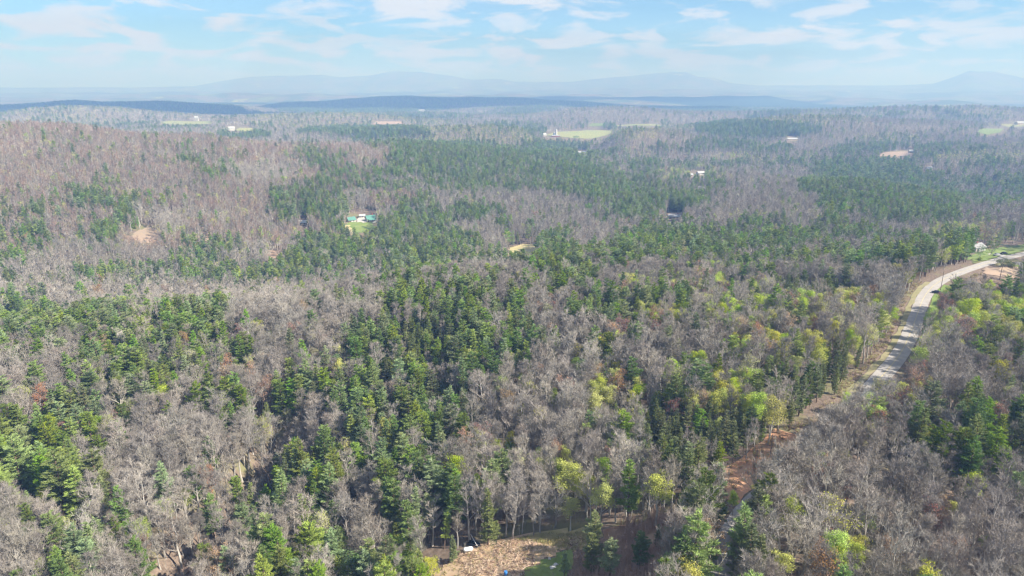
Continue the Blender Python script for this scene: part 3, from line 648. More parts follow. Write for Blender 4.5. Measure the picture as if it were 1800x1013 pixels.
# named single trees: kind, variant, px of trunk, py of top, py of foot, label
LM = [
 ('leafing_tree',0,1287,866,905,'bright lime green leafing tree alone at the clay roadside, nearest the lower road','trees'),
 ('leafing_tree',0,1473,815,848,'lime green leafing tree on the right slope beside a taller pale yellow one',''),
 ('budding_tree',2,1483,795,838,'pale yellow budding tree just above the lime green one on the right slope',''),
 ('leafing_tree',0,1562,860,898,'small lime green leafing tree alone among grey trees in the lower right',''),
 ('leafing_tree',3,1484,690,730,'yellow green tree standing at the edge of the road by the clay bank',''),
 ('leafing_tree',0,1782,727,775,'large lime green tree by the right edge beside dark green pines',''),
 ('leafing_tree',3,1062,808,870,'tall lime tipped leafing tree over the pale trunks of the middle woods',''),
 ('leafing_tree',1,998,820,905,'tall olive yellow tree with two crowns in the middle of the bare woods',''),
 ('leafing_tree',1,1003,880,935,'low yellow leaning tree between the bare woods and the dry grass',''),
 ('leafing_tree',0,870,775,822,'round bright yellow green tree beside a narrower green one above the big bare crown',''),
 ('leafing_tree',2,893,780,825,'narrow fresh green tree right of the round yellow green one',''),
 ('leafing_tree',0,944,790,835,'narrow lime tree alone in the grey woods below the middle',''),
 ('leafing_tree',3,1525,826,862,'small pale lime tree right of the pale yellow budding tree',''),
 ('leafing_tree',0,1513,851,880,'low lime bush crown just below two other lime trees on the right slope',''),
 ('leafing_tree',1,758,985,1030,'yellow green crown at the lower left edge of the clay clearing',''),
 ('leafing_tree',1,600,992,1050,'yellow crown cut by the bottom edge left of the broad green tree',''),
 ('leafing_tree',2,632,982,1060,'broad round green tree cut by the bottom edge of the picture',''),
 ('leafing_tree',1,1365,980,1050,'broad yellow olive tree cut by the bottom edge right of the thicket',''),
 ('leafing_tree',1,1498,948,1005,'wide yellow green crown low in the right woods',''),
 ('budding_tree',0,1712,890,935,'orange yellow leaning tree in the lower right woods',''),
 ('leafing_tree',4,1672,885,930,'pale green thin tree left of the orange yellow one',''),
 ('leafing_tree',0,1725,940,975,'small lime crown below the orange yellow tree',''),
 ('leafing_tree',0,1063,637,672,'small bright yellow tree above the brown budding trees',''),
 ('leafing_tree',0,1180,640,680,'lime crowned tree with a yellow tip in the centre right woods',''),
 ('leafing_tree',0,1268,610,650,'small lime tree between the bare woods and the olive pines',''),
 ('leafing_tree',0,1365,470,500,'bright lime crown at the upper edge of the yellow green wood',''),
 ('leafing_tree',3,1325,650,700,'two lobed lime green tree in the centre right',''),
 ('leafing_tree',3,1605,645,690,'lime green crown at the right edge of the road bend',''),
 ('leafing_tree',0,1640,610,660,'bright lime tree beside the road under the dark roadside shade',''),
 ('leafing_tree',3,1700,525,590,'tall yellow green tree in the group right of the upper road',''),
 ('leafing_tree',3,1665,540,590,'yellow green tree leftmost in the group right of the upper road',''),
 ('leafing_tree',0,1762,537,600,'broad lime tree rightmost in the group right of the upper road',''),
 ('budding_tree',0,252,684,715,'small orange budding tree among the pines on the left',''),
 ('budding_tree',1,207,725,765,'rusty red budding tree just above the lower left pines',''),
 ('budding_tree',0,145,632,665,'orange budding crown in the upper left pines',''),
 ('budding_tree',0,1345,600,650,'orange brown budding tree in the centre right woods',''),
 ('budding_tree',1,940,372,400,'rusty orange crown behind the dark trees above the dry clearing',''),
 ('budding_tree',0,1705,405,432,'orange crown above the far lawn',''),
 ('budding_tree',1,1195,312,325,'red budding crown beside the white far house',''),
 ('pine_tree',1,1045,903,962,'rounded green pine standing at the end of the dry grass strip',''),
 ('pine_tree',1,1038,945,1015,'broad green pine with a long shadow over the dry grass',''),
 ('pine_tree',4,1072,955,1025,'narrow green pine right of the broad one beside the lawn',''),
 ('pine_tree',1,1123,940,1003,'round topped green pine alone in the brown thicket',''),
 ('pine_tree',2,992,972,1020,'small dark green pine casting its shadow on the lawn',''),
 ('pine_tree',5,1155,925,965,'small olive pine at the back of the brown thicket',''),
 ('pine_tree',5,796,945,990,'dark green bushy pine beside the white tank',''),
 ('pine_tree',1,825,845,905,'dark round pine above the clay clearing, standing over bare trunks',''),
 ('pine_tree',5,858,868,958,'pale olive thin pine at the upper edge of the clay clearing',''),
 ('pine_tree',2,755,875,955,'dark pine standing behind a pale bare tree left of the clearing',''),
 ('pine_tree',3,703,952,1020,'broad green pine near the bottom left of the clearing',''),
 ('pine_tree',0,516,840,905,'tall cone shaped green pine in the lower left centre',''),
 ('pine_tree',0,478,852,905,'green pine just left of the tall cone shaped one',''),
 ('pine_tree',0,560,786,850,'tall green pine in front of the grey trees left of centre',''),
 ('pine_tree',0,626,752,795,'bright yellow green cone shaped pine in the centre left',''),
 ('pine_tree',2,518,966,1020,'bright narrow pine near the bottom edge beside a dark hollow',''),
 ('pine_tree',1,570,935,1000,'bright green pine above the broad green tree at the bottom',''),
 ('pine_tree',0,605,932,990,'paler pine just right of the bright green one near the bottom',''),
 ('pine_tree',3,180,918,985,'broad bright pine in the lower left woods',''),
 ('pine_tree',1,105,910,1000,'tall layered pine near the lower left corner',''),
 ('pine_tree',3,45,775,880,'very tall bright pine on the left edge',''),
 ('pine_tree',3,120,800,920,'tall spreading pine in the left group above the bare wood',''),
 ('pine_tree',0,150,828,930,'pine with drooping right side in the left group above the bare wood',''),
 ('pine_tree',0,472,708,750,'lone rounded green pine among pale bare trees left of centre',''),
 ('pine_tree',3,180,690,760,'tall pale green pine above the red budding tree',''),
 ('pine_tree',3,1640,705,775,'large dark green pine left in the pair on the right slope',''),
 ('pine_tree',3,1757,795,870,'tall bright pine near the right edge above the orange tree',''),
 ('pine_tree',0,1730,705,760,'blue green pine above the tall bright one on the right slope',''),
 ('pine_tree',0,1632,785,835,'medium green pine below the large dark one on the right slope',''),
 ('pine_tree',1,1567,712,755,'blue green pine leftmost on the right slope',''),
 ('pine_tree',2,1592,812,850,'small dark cone shaped pine below the medium one on the right slope',''),
 ('bare_tree',4,848,792,870,'large spreading pale bare tree above the clay clearing',''),
 ('bare_tree',4,538,885,975,'white barked bare tree with a forked crown in the dark hollow',''),
 ('bare_tree',4,1410,905,1013,'tall pale bare tree right of the brown thicket',''),
 ('bare_tree',3,470,905,975,'pale bare tree left of the forked white barked one',''),
 ('bare_tree',1,645,870,930,'wide bare tree with curved limbs between green pines',''),
 ('bare_tree',3,760,885,960,'pale bare tree before a dark pine left of the clearing',''),
 ('bare_tree',4,250,820,900,'whitish bare tree in the lower left woods',''),
 ('bare_tree',3,320,905,1013,'tall thin pale bare tree beside the dark ravine',''),
]
LMP = []
for kn, vi, a, yt, yb, lab, g in LM:
    gx, gy = ray(a, min(yb, 1120)); gz = float(hgt(gx, gy)); D = to_pix(gx, gy, gz)[2]
    hh = (yb-yt)/1200.0*D/math.cos(PITCH+math.atan((yb-506)/1200.0)-0.0)
    hh = min(max(hh, 5), 24); LMP.append((kn, vi, gx, gy, gz, hh, lab))
keep = np.ones(len(x), bool)
rd, side, _ = segd(x, y, ROAD); nearm = r < 700
keep &= ~(nearm & (rd < np.where(r > rdist(1283, 935), 3.8, 2.9))); keep &= ~(nearm & (side < 0) & (rd < np.where(r > rdist(1495, 722), 7.5, 11)) & (r > rdist(1283, 935)))
Hn = np.full(len(x), 15.0)
for f in (0.02, .35, .7, 1.0):
    qx, qy, _ = to_pix(x, y, z+Hn*bigf**.3*f)
    for k_, P in enumerate(OPEN):
        hit_ = inside(qx, qy, P)
        if k_ == len(OPEN)-2: hit_ &= (rs.rand(len(x)) < .8) & (side < 0)
        hit_[:len(PR)] = False; keep &= ~hit_
for kn, vi, gx, gy, gz, hh, lab in LMP: keep &= np.hypot(x-gx, y-gy) > (3.6 if r.min() else 0)
# nothing hides a named tree: thin out what stands right in front of it
for kn, vi, gx, gy, gz, hh, lab in LMP:
    a0 = math.atan2(gx, gy); r0 = math.hypot(gx, gy)
    keep &= ~((np.abs(np.arctan2(x, y)-a0)*r0 < 2.8) & (r > r0-hh*.62) & (r < r0))
keep &= ~((typ == 'x') & (rs.rand(len(x)) < .5))
keep &= ~((typ == 'k') & (rs.rand(len(x)) < .25))
keep &= ~((r < 420) & (segd(x, y, RAV)[0] < 8) & (rs.rand(len(x)) < .45))
u = rs.rand(len(x)); u2 = rs.rand(len(x)); u3 = rs.rand(len(x))
kind = np.full(len(x), 0); var = np.zeros(len(x), int)       # 0 bare 1 pine 2 leafing 3 budding
def setk(mask, k, choices):
    kind[mask] = k; c = np.array(choices); var[mask] = c[(u2[mask]*len(c)).astype(int).clip(0, len(c)-1)]
pine_p = {'D': 1.0, 'P': .76, 'p': .38, 'b': .045, 'l': .03, 'r': .03, 'k': .08, 'y': .08, 'Y': .05, 's': .80, 'o': .1, 'x': .1, 'f': .2}
leaf_p = {'D': 0, 'P': .03, 'p': .05, 'b': .075, 'l': .06, 'r': .06, 'k': .02, 'y': .56, 'Y': .72, 's': .06, 'o': .2, 'x': .1, 'f': .1}
bud_p = {'D': 0, 'P': .01, 'p': .02, 'b': .035, 'l': .03, 'r': .16, 'k': .02, 'y': .08, 'Y': .05, 's': .03, 'o': .5, 'x': .1, 'f': .05}
pp = np.vectorize(pine_p.get)(typ); lp = np.vectorize(leaf_p.get)(typ); bp_ = np.vectorize(bud_p.get)(typ)
clump = vnoise(x, y, 26, 71); pp = np.where((typ == 'p') | (typ == 'b'), pp*(1+1.3*clump), pp)
isP = u < pp; isL = ~isP & (u < pp+lp); isB = ~isP & ~isL & (u < pp+lp+bp_); isN = ~isP & ~isL & ~isB
setk(isP, 1, [0, 1, 2, 3, 4, 0, 1]); setk(isP & (typ == 's'), 1, [5, 6, 5, 6, 1]); setk(isL, 2, [1, 4, 1, 4, 2, 0, 3]); setk(isL & ((typ == 'y') | (typ == 'Y')), 2, [0, 1, 3, 4, 1])
setk(isL & farm, 2, [1, 4, 1, 2]); setk(isB, 3, [0, 0, 2, 2, 1]); setk(isN, 0, [0, 1, 2, 0, 3, 1, 2, 4]); hillside = isN & (r > 640) & (r < 1500) & (px < 660)
setk(hillside, 0, [5, 5, 0, 5, 1]); setk(isN & (typ == 'l'), 0, [3, 4, 3, 0]); setk(isN & (typ == 'r'), 0, [5, 5, 5, 3])
setk(isN & (typ == 'k'), 0, [0, 1, 2])
scl = .60+.55*u3**.8; scl = np.where((typ == 's'), scl*.68, scl); scl = np.where(isL & ~farm, scl*.9, scl); scl *= np.where(farm, .95, 1)
wid = scl*bigf*(.9+.25*rs.rand(len(x)))*np.where(isP, 1.0, .98); hei = scl*bigf**.3
rot = rs.rand(len(x))*6.283
m = keep; x, y, z, r, kind, var, wid, hei, rot, typ, side = (q[m] for q in (x, y, z, r, kind, var, wid, hei, rot, typ, side))
KN = ['bare_tree', 'pine_tree', 'leafing_tree', 'budding_tree']
BASE = {'bare_tree': 'grey brown bare deciduous tree', 'pine_tree': 'green pine tree', 'leafing_tree': 'yellow green leafing tree', 'budding_tree': 'orange brown budding tree'}
TINT = {'bare_tree': ['slender grey bare tree', 'spreading grey bare tree', 'high crowned grey bare tree', 'pale grey bare tree', 'wide pale bare tree', 'rosy brown bare tree'],
        'pine_tree': ['cone shaped green pine', 'rounded green pine', 'narrow green pine', 'broad green pine', 'high crowned green pine', 'narrow olive green pine', 'bushy olive green pine'],
        'leafing_tree': ['dense lime green tree', 'broad yellow olive tree', 'fresh green leafing tree', 'open lime green tree', 'thin pale yellow tree'],
        'budding_tree': ['orange budding tree', 'reddish budding tree', 'pale yellow budding tree']}
def zone(xx, yy, ss):
    p = to_pix(xx, yy, 60)[0]; rr_ = math.hypot(xx, yy)
    if rr_ < 420 and ss > 0 and p > 1150: return 'in the woods right of the road'
    d = 'near the bottom' if rr_ < 165 else ('in the lower half' if rr_ < 230 else 'in the middle')
    s = 'far left' if p < 320 else 'left' if p < 700 else 'centre' if p < 1000 else 'centre right' if p < 1400 else 'far right'
    return '%s of the photo, %s' % (d, s)
def place_tree(kn, vi, loc, rz, w_, h_, label, group):
    e = empty(kn, loc, rz); e.scale = (w_, w_, h_); tag(e, label, 'tree', group)
    _, tm, cm = PROTO[kn][0][vi]
    for nm, me_ in (('trunk', tm), ('crown', cm)):
        o = bpy.data.objects.new(nm, me_); sc.collection.objects.link(o); o.parent = e
    return e
for kn, vi, gx, gy, gz, hh, lab in LMP:
    s = hh/KINDS[kn]['h']; ww = s*1.2
    if 'cone shaped green trees' in lab or 'cone shaped green tree' in lab: ww *= .9
    place_tree(kn, vi, (gx, gy, gz-.1), gx*1.3 % 6.28, ww, s, lab, None)
inst_counts = {}
for k, kn in enumerate(KN):
    m = kind == k; ids = np.nonzero(m)[0]; qx, qy, _ = to_pix(x[ids], y[ids], z[ids]+10)
    vis = (qx > -12) & (qx < 1812) & (qy < 1040); order = ids[vis][np.argsort(r[ids][vis])]
    n = 300-sum(1 for q in LMP if q[0] == kn); ind = order[:n]; rest = np.setdiff1d(ids, ind)
    for i in ind:
        zt = zone(x[i], y[i], side[i]); t = TINT[kn][var[i]]
        q_ = place_tree(kn, int(var[i]), (x[i], y[i], z[i]-.15), rot[i], wid[i], hei[i], t+' '+zt, t+' '+zt)
        q_.rotation_euler = (.07*math.sin(rot[i]*37), .07*math.sin(rot[i]*53), rot[i])
    # all the rest of this kind: one planted wood
    wood = bpy.data.meshes.new(kn.replace('tree', 'woodland'))
    P = np.stack([x[rest], y[rest], z[rest]-.15], 1); wood.vertices.add(len(P)); wood.vertices.foreach_set('co', P.ravel().astype(np.float32))
    nv = len(KINDS[kn]['mats']); lod = np.where(r[rest] < 430, 0, np.where(r[rest] < 1300, 1, 2))
    a = wood.attributes.new('pick', 'INT', 'POINT'); a.data.foreach_set('value', (var[rest]+nv*lod).astype(np.int32))
    a = wood.attributes.new('turn', 'FLOAT_VECTOR', 'POINT'); a.data.foreach_set('vector', np.stack([.07*np.sin(rot[rest]*37), .07*np.sin(rot[rest]*53), rot[rest]], 1).ravel().astype(np.float32))
    a = wood.attributes.new('size', 'FLOAT_VECTOR', 'POINT'); a.data.foreach_set('vector', np.stack([wid[rest], wid[rest], hei[rest]], 1).ravel().astype(np.float32))
    wo_ = link(bpy.data.objects.new(kn.replace('tree', 'woodland'), wood))
    tag(wo_, {'bare_tree': 'grey leafless woods spreading back over the slopes', 'pine_tree': 'dark green pine stands over the far slopes',
              'leafing_tree': 'yellow green leafing trees scattered through the far woods', 'budding_tree': 'orange and reddish budding trees scattered in the far woods'}[kn], None, None, 'stuff')
    ng = bpy.data.node_groups.new('plant_'+kn, 'GeometryNodeTree')
    ng.interface.new_socket('Geometry', in_out='INPUT', socket_type='NodeSocketGeometry'); ng.interface.new_socket('Geometry', in_out='OUTPUT', socket_type='NodeSocketGeometry')
    gi = ng.nodes.new('NodeGroupInput'); go = ng.nodes.new('NodeGroupOutput')
    ip = ng.nodes.new('GeometryNodeInstanceOnPoints'); ci_ = ng.nodes.new('GeometryNodeCollectionInfo')
    ci_.inputs['Collection'].default_value = KINDS[kn]['col']; ci_.inputs['Separate Children'].default_value = True; ci_.inputs['Reset Children'].default_value = True
    def attr(nm, ty):
        q = ng.nodes.new('GeometryNodeInputNamedAttribute'); q.data_type = ty; q.inputs['Name'].default_value = nm; return q.outputs['Attribute']
    ng.links.new(gi.outputs[0], ip.inputs['Points']); ng.links.new(ci_.outputs[0], ip.inputs['Instance']); ip.inputs['Pick Instance'].default_value = True
    ng.links.new(attr('pick', 'INT'), ip.inputs['Instance Index'])
    er = ng.nodes.new('FunctionNodeEulerToRotation'); ng.links.new(attr('turn', 'FLOAT_VECTOR'), er.inputs[0]); ng.links.new(er.outputs[0], ip.inputs['Rotation'])
    ng.links.new(attr('size', 'FLOAT_VECTOR'), ip.inputs['Scale']); ng.links.new(ip.outputs[0], go.inputs[0])
    md = wo_.modifiers.new('planting', 'NODES'); md.node_group = ng
    inst_counts[kn] = (len(ind), len(rest))
print('TREES', inst_counts)
# ------------------------------------------------------------------ ground cover
def scatter(name, label, pts, make, nvar, mats, size=(.7, 1.3), seed=1):
    """many small plants or sticks nobody could count, joined into one object"""
    rnd = random.Random(seed); vs, fs, ms = [], [], []; base = 0; src = []
    for i in range(nvar):
        m = MB(); make(m, random.Random(seed*31+i)); src.append((np.array(m.v), m.f, m.m))
    zz = hgt(np.array([p[0] for p in pts]), np.array([p[1] for p in pts]))
    for (x_, y_), z_ in zip(pts, zz):
        v, f, mm_ = src[rnd.randrange(nvar)]; a = rnd.uniform(0, 6.283); s = rnd.uniform(*size); ca, sa = math.cos(a)*s, math.sin(a)*s
        vs.append(np.stack([v[:, 0]*ca-v[:, 1]*sa+x_, v[:, 0]*sa+v[:, 1]*ca+y_, v[:, 2]*s+z_], 1))
        fs += [tuple(base+j for j in q) for q in f]; ms += mm_; base += len(v)
    me_ = bpy.data.meshes.new(name); me_.from_pydata(np.concatenate(vs).tolist(), [], fs)
    for q in mats: me_.materials.append(q)
    me_.polygons.foreach_set('material_index', ms); me_.update()
    o = link(bpy.data.objects.new(name, me_)); return tag(o, label, None, None, 'stuff')
def pts_in(poly, n, seed, clump=0, lam=8):
    rr_ = np.random.RandomState(seed); P = np.array(poly); a = P.min(0); b = P.max(0)
    q = rr_.uniform(a, b, (n*6, 2)); q = q[inside(q[:, 0], q[:, 1], [tuple(t) for t in poly])]
    if clump: q = q[vnoise(q[:, 0], q[:, 1], lam, seed) > clump-1]
    return q[:n].tolist()
def mk_tuft(m, rnd):
    P = [Vector((rnd.uniform(-.35, .35), rnd.uniform(-.35, .35), 0)) for _ in range(9)]
    tri_cloud(m, P, [(rnd.uniform(-.6, .6), rnd.uniform(-.6, .6), 1) for _ in P], .45, .16, 0, rnd)
def mk_stick(m, rnd):
    for _ in range(4):
        a = rnd.uniform(0, 6.28); l = rnd.uniform(.6, 2.0); p = Vector((rnd.uniform(-.8, .8), rnd.uniform(-.8, .8), .12)); d = Vector((math.cos(a), math.sin(a), rnd.uniform(-.05, .3)))
        m.tube([p, p+d*l*.5+Vector((0, 0, .06)), p+d*l], [.06, .045, .015], 3, rnd.randrange(2), cap=False)
def mk_sapling(m, rnd):
    h = rnd.uniform(2.2, 4.2); m.tube([(0, 0, 0), (rnd.uniform(-.1, .1), rnd.uniform(-.1, .1), h*.5), (rnd.uniform(-.3, .3), rnd.uniform(-.3, .3), h)], [.04, .03, .01], 3, 0, cap=False)
    P = [Vector((0, 0, h*rnd.uniform(.25, .95))) for _ in range(16)]
    tri_cloud(m, P, [(rnd.uniform(-1, 1), rnd.uniform(-1, 1), rnd.uniform(.6, 1.4)) for _ in P], 1.0, .06, 0, rnd)
def mk_shrub(m, rnd):
    P = [Vector((rnd.uniform(-.3, .3), rnd.uniform(-.3, .3), 0)) for _ in range(22)]
    tri_cloud(m, P, [(rnd.uniform(-.8, .8), rnd.uniform(-.8, .8), 1) for _ in P], 1.5, .08, 0, rnd)
    for _ in range(3): leaf_cloud(m, (rnd.uniform(-.5, .5), rnd.uniform(-.5, .5), rnd.uniform(.5, 1.1)), (.5, .4), 8, .25, 1, rnd)
material('stick_pale', (.62, .48, .36), var=.3, scale=.8); material('stick_dark', (.22, .14, .10), var=.3, scale=.8)
material('straw', (.55, .45, .25), col2=(.34, .34, .13), scale=.3)
material('sapling_bark', (.40, .285, .225), var=.25, scale=.3)
cl = PATCH['clay_clearing'][0]
scatter('brush_debris', 'cut branches and sticks strewn over the clay clearing', pts_in(cl, 520, 3, .95, 9), mk_stick, 14, [M['stick_pale'], M['stick_dark']], seed=4)
scatter('dry_grass', 'straw coloured grass tufts along the clearing edge and roadside', pts_in(PATCH['dry_grass_strip'][0], 1500, 5)+pts_in(cl, 500, 6, .75, 7), mk_tuft, 8, [M['straw']], seed=5)
scatter('green_grass', 'yellow green weeds growing beside the clay clearing', pts_in([ray(*p) for p in ((905,972),(960,955),(985,958),(985,975),(930,985))], 350, 8, .9, 6)+pts_in(PATCH['lawn'][0], 500, 9), mk_tuft, 6, [M['verge_grass']], size=(.4, .8), seed=6)
scatter('sapling_thicket', 'reddish brown thicket of thin saplings behind the lawn', pts_in(PATCH['thicket_floor'][0], 1300, 7, .8, 8), mk_sapling, 12, [M['sapling_bark']], seed=7)
# low brush on the road cut and under the nearest woods
def along(line, y0, y1, o0, o1, n, seed):
    rr_ = np.random.RandomState(seed); P = np.array(sub(line, y0, y1)); T = np.gradient(P, axis=0); T /= np.linalg.norm(T, axis=1)[:, None]
    i = rr_.uniform(0, len(P)-1.001, n); k_ = i.astype(int); f = (i-k_)[:, None]; b = P[k_]*(1-f)+P[k_+1]*f; o = rr_.uniform(o0, o1, (n, 1))
    return (b+np.stack([T[k_, 1], -T[k_, 0]], 1)*o).tolist()
scatter('roadside_brush', 'low brush and weeds on the bank beside the road',
        along(ROAD, rdist(1262, 1010), rdist(1470, 750), -13, -5.5, 200, 11)+along(ROAD, rdist(1480, 740), rdist(1640, 498), -9, -6, 260, 12)+along(ROAD, rdist(1600, 590), rdist(1700, 475), 6.5, 10, 200, 13),
        mk_shrub, 10, [M['sapling_bark'], M['leaf_yellow']], size=(.5, 1.2), seed=8)
rr_ = np.random.RandomState(21); ua = rr_.uniform(-R(43), R(43), 16000); ur = np.sqrt(rr_.uniform(110**2, 330**2, 16000)); ux, uy = ur*np.sin(ua), ur*np.cos(ua)
um = (segd(ux, uy, ROAD)[0] > 7)
for P in ('clay_clearing', 'dry_grass_strip', 'lawn', 'thicket_floor'):
    um &= ~inside(ux, uy, [tuple(t) for t in PATCH[P][0]])
scatter('understory_brush', 'leafless undergrowth below the nearest trees', np.stack([ux[um], uy[um]], 1)[:9000].tolist(), mk_sapling, 12, [M['twig_grey']], size=(.35, 1.1), seed=9)

# ------------------------------------------------------------------ buildings
material('white_siding', (.50, .49, .47), var=.05, scale=.5); material('tan_siding', (.52, .45, .36), var=.08, scale=.5)
material('red_siding', (.36, .10, .07), var=.1, scale=.5); material('teal_metal', (.10, .25, .21), rough=.6, var=.1, scale=.3)
material('grey_shingle', (.30, .30, .31), var=.15, scale=.8); material('white_metal', (.42, .43, .44), rough=.5, var=.05, scale=.4)
material('window_glass', (.04, .05, .07), rough=.15, var=.1); material('door_paint', (.16, .10, .07), var=.1); material('silo_concrete', (.55, .55, .55), var=.1, scale=.2)
material('silo_blue', (.20, .27, .38), rough=.4, var=.1)
def house(name, label, cat, x_, y_, rz, sx, sy, hh, wall, roof, rh=2.2, door='door', nwin=3, chimney=False, porch=False, group=None):
    z0 = float(min(hgt(x_+a, y_+b) for a in (-sx/2, sx/2) for b in (-sy/2, sy/2)))
    e = empty(name, (x_, y_, z0), rz); tag(e, label, cat, group)
    m = MB(); X1, Y1 = sx/2, sy/2; b = -0.8
    c = [(-X1, -Y1), (X1, -Y1), (X1, Y1), (-X1, Y1)]
    m.poly([(-X1, -Y1, b), (X1, -Y1, b), (X1, -Y1, hh), (-X1, -Y1, hh)]); m.poly([(X1, Y1, b), (-X1, Y1, b), (-X1, Y1, hh), (X1, Y1, hh)])
    m.poly([(X1, -Y1, b), (X1, Y1, b), (X1, Y1, hh), (X1, 0, hh+rh), (X1, -Y1, hh)]); m.poly([(-X1, Y1, b), (-X1, -Y1, b), (-X1, -Y1, hh), (-X1, 0, hh+rh), (-X1, Y1, hh)])
    m.build('wall', wall, e)
    m = MB(); o = .6; ov = rh/Y1*o; t = .18
    for s in (-1, 1):
        a = [(-X1-o, s*(Y1+o), hh-ov+.03), (X1+o, s*(Y1+o), hh-ov+.03), (X1+o, 0, hh+rh+.03), (-X1-o, 0, hh+rh+.03)]
        u_ = [(p[0], p[1], p[2]+t) for p in a]
        if s > 0: a, u_ = a[::-1], u_[::-1]
        m.poly(u_); m.poly(a[::-1])
        for i in range(4): m.poly([a[i], a[(i+1) % 4], u_[(i+1) % 4], u_[i]])
    rf = m.build('roof', roof, e)
    if chimney:
        m = MB(); m.box((X1*.45, Y1*.3, hh+rh+.3), (.9, .9, 2.2)); m.box((X1*.45, Y1*.3, hh+rh+1.47), (1.1, 1.1, .14)); m.build('chimney', M['red_siding'], rf)
    for s in (-1, 1):
        for i in range(nwin):
            wx = -X1+sx*(i+.75)/(nwin+.5)
            f = MB(); f.box((wx, s*(Y1+.03), hh*.55), (1.3, .10, 1.3)); fr = f.build('window', M['white_siding'], e)
            g_ = MB(); g_.box((wx, s*(Y1+.09), hh*.55), (1.08, .05, 1.08)); g_.build('pane', M['window_glass'], fr)
    d = MB(); dw = 1.0 if door == 'door' else 3.2; d.box((-X1+sx*.12+dw*.1, -Y1-.05, min(2.1, hh*.8)/2), (dw, .12, min(2.1, hh*.8)-.02)); dd_ = d.build(door, M['door_paint'], e)
    if porch:
        p = MB(); p.box((0, -Y1-1.3, .15), (sx*.7, 2.4, .3))
        p.build('porch', M['white_siding'], e)
        p = MB(); p.poly([(-sx*.37, -Y1-2.8, hh-.9), (sx*.37, -Y1-2.8, hh-.9), (sx*.37, -Y1-.7, hh-.1), (-sx*.37, -Y1-.7, hh-.1)]); p.poly([(-sx*.37, -Y1-2.8, hh-1.0), (-sx*.37, -Y1-.7, hh-.2), (sx*.37, -Y1-.7, hh-.2), (sx*.37, -Y1-2.8, hh-1.0)])
        p.build('porch_roof', roof, e)
        for i in range(4):
            p = MB(); p.box((-sx*.34+sx*.68*i/3, -Y1-2.4, hh/2-.35), (.16, .16, hh-1.3)); p.build('porch_post', M['white_siding'], e)
    return e
def at(px_, py_, lift=0): return ray(px_, py_, lift)
W = M
house('house', 'white house with a teal green metal roof at the right end of its concrete yard', 'house', *at(652, 389), R(30), 10.5, 8.5, 4.2, W['white_siding'], W['teal_metal'], 3.2, chimney=True, porch=True)
house('garage', 'low building with a teal green roof at the left end of the concrete yard', 'garage', *at(617, 389), R(40), 8.5, 6.5, 3.0, W['white_siding'], W['teal_metal'], 2.6, 'garage_door', 2)
house('shed', 'small white shed between the two teal roofed buildings, at the back of the yard', 'shed', *at(637, 382), R(10), 6, 5, 2.6, W['white_siding'], W['white_metal'], 1.3, 'door', 1)
house('shed', 'white roofed shed alone among dark pines left of the teal roofed house', 'shed', *at(533, 394), R(5), 9, 6, 2.6, W['tan_siding'], W['white_metal'], 2.0, 'door', 2)
house('cabin', 'tan cabin beside an orange clay patch in the middle distance', 'house', *at(1186, 383), R(-20), 13, 8, 3.2, W['tan_siding'], W['grey_shingle'], 2.2, chimney=True)
house('house', 'white house beside a red budding tree on the middle ridge', 'house', *at(1231, 307), R(15), 13, 9, 4.2, W['white_siding'], W['white_metal'], 2.6)
house('barn', 'long low pale barn left of the white house on the middle ridge', 'barn', *at(1206, 309), R(6), 24, 8, 2.8, W['tan_siding'], W['white_metal'], 1.8, 'barn_door', 5)
house('house', 'pale house half hidden by dark trees on the middle slope', 'house', *at(1233, 333), R(-15), 12, 8, 3.2, W['white_siding'], W['grey_shingle'], 2.0)
house('shed', 'small grey shed left of the half hidden pale house', 'shed', *at(1216, 336), R(-15), 8, 6, 2.6, W['tan_siding'], W['white_metal'], 1.6, 'door', 1)
house('barn', 'white gabled barn at the left end of the silo meadow', 'barn', *at(956, 239), R(20), 14, 10, 5, W['white_siding'], W['white_metal'], 4, 'barn_door', 3)
house('barn', 'low dark red barn at the foot of the silo', 'barn', *at(977, 240.5), R(3), 24, 9, 3.4, W['red_siding'], W['grey_shingle'], 2.4, 'barn_door', 5)
house('farm_building', 'pale metal farm building in the valley below the silo meadow', 'building', *at(1023, 270), R(-5), 24, 12, 4.5, W['white_siding'], W['white_metal'], 2.4, 'barn_door', 4)
house('farmhouse', 'white farmhouse beside a round dark tree in the far left valley', 'house', *at(407, 229), R(30), 18, 12, 7, W['white_siding'], W['white_metal'], 5)
house('farm_building', 'long pinkish building alone in the far right woods', 'building', *at(1392, 246), R(2), 34, 10, 4, W['tan_siding'], W['white_metal'], 2.4, 'barn_door', 6)
house('house', 'small pale house at the right end of the far clay field', 'house', *at(1603, 269), R(-10), 14, 9, 5, W['tan_siding'], W['white_metal'], 3)
house('house', 'white roofed house below the far right wooded hill', 'house', *at(1632, 299), R(20), 14, 9, 4.5, W['white_siding'], W['white_metal'], 3)
house('farm_building', 'large pink walled building at the right edge by the far green field', 'building', *at(1797, 219), R(2), 50, 18, 8, W['tan_siding'], W['white_metal'], 5, 'barn_door', 6)
house('warehouse', 'tiny white warehouse below the dark blue ridge', 'building', *at(741, 196), R(0), 55, 20, 9, W['white_siding'], W['white_metal'], 5, 'barn_door', 6)
house('church', 'tiny white building in the far left fields', 'building', *at(346, 212.5), R(5), 14, 9, 12, W['white_siding'], W['white_metal'], 7)
house('house', 'house with a pale blue grey roof behind the two cone shaped trees', 'house', *at(1714, 440), R(25), 13, 9, 3.6, W['white_siding'], W['grey_shingle'], 2.6, chimney=True)
house('house', 'low house with a grey roof at the right edge of the red field', 'house', *at(1806, 468), R(-8), 15, 9, 3.2, W['tan_siding'], W['grey_shingle'], 2.2)
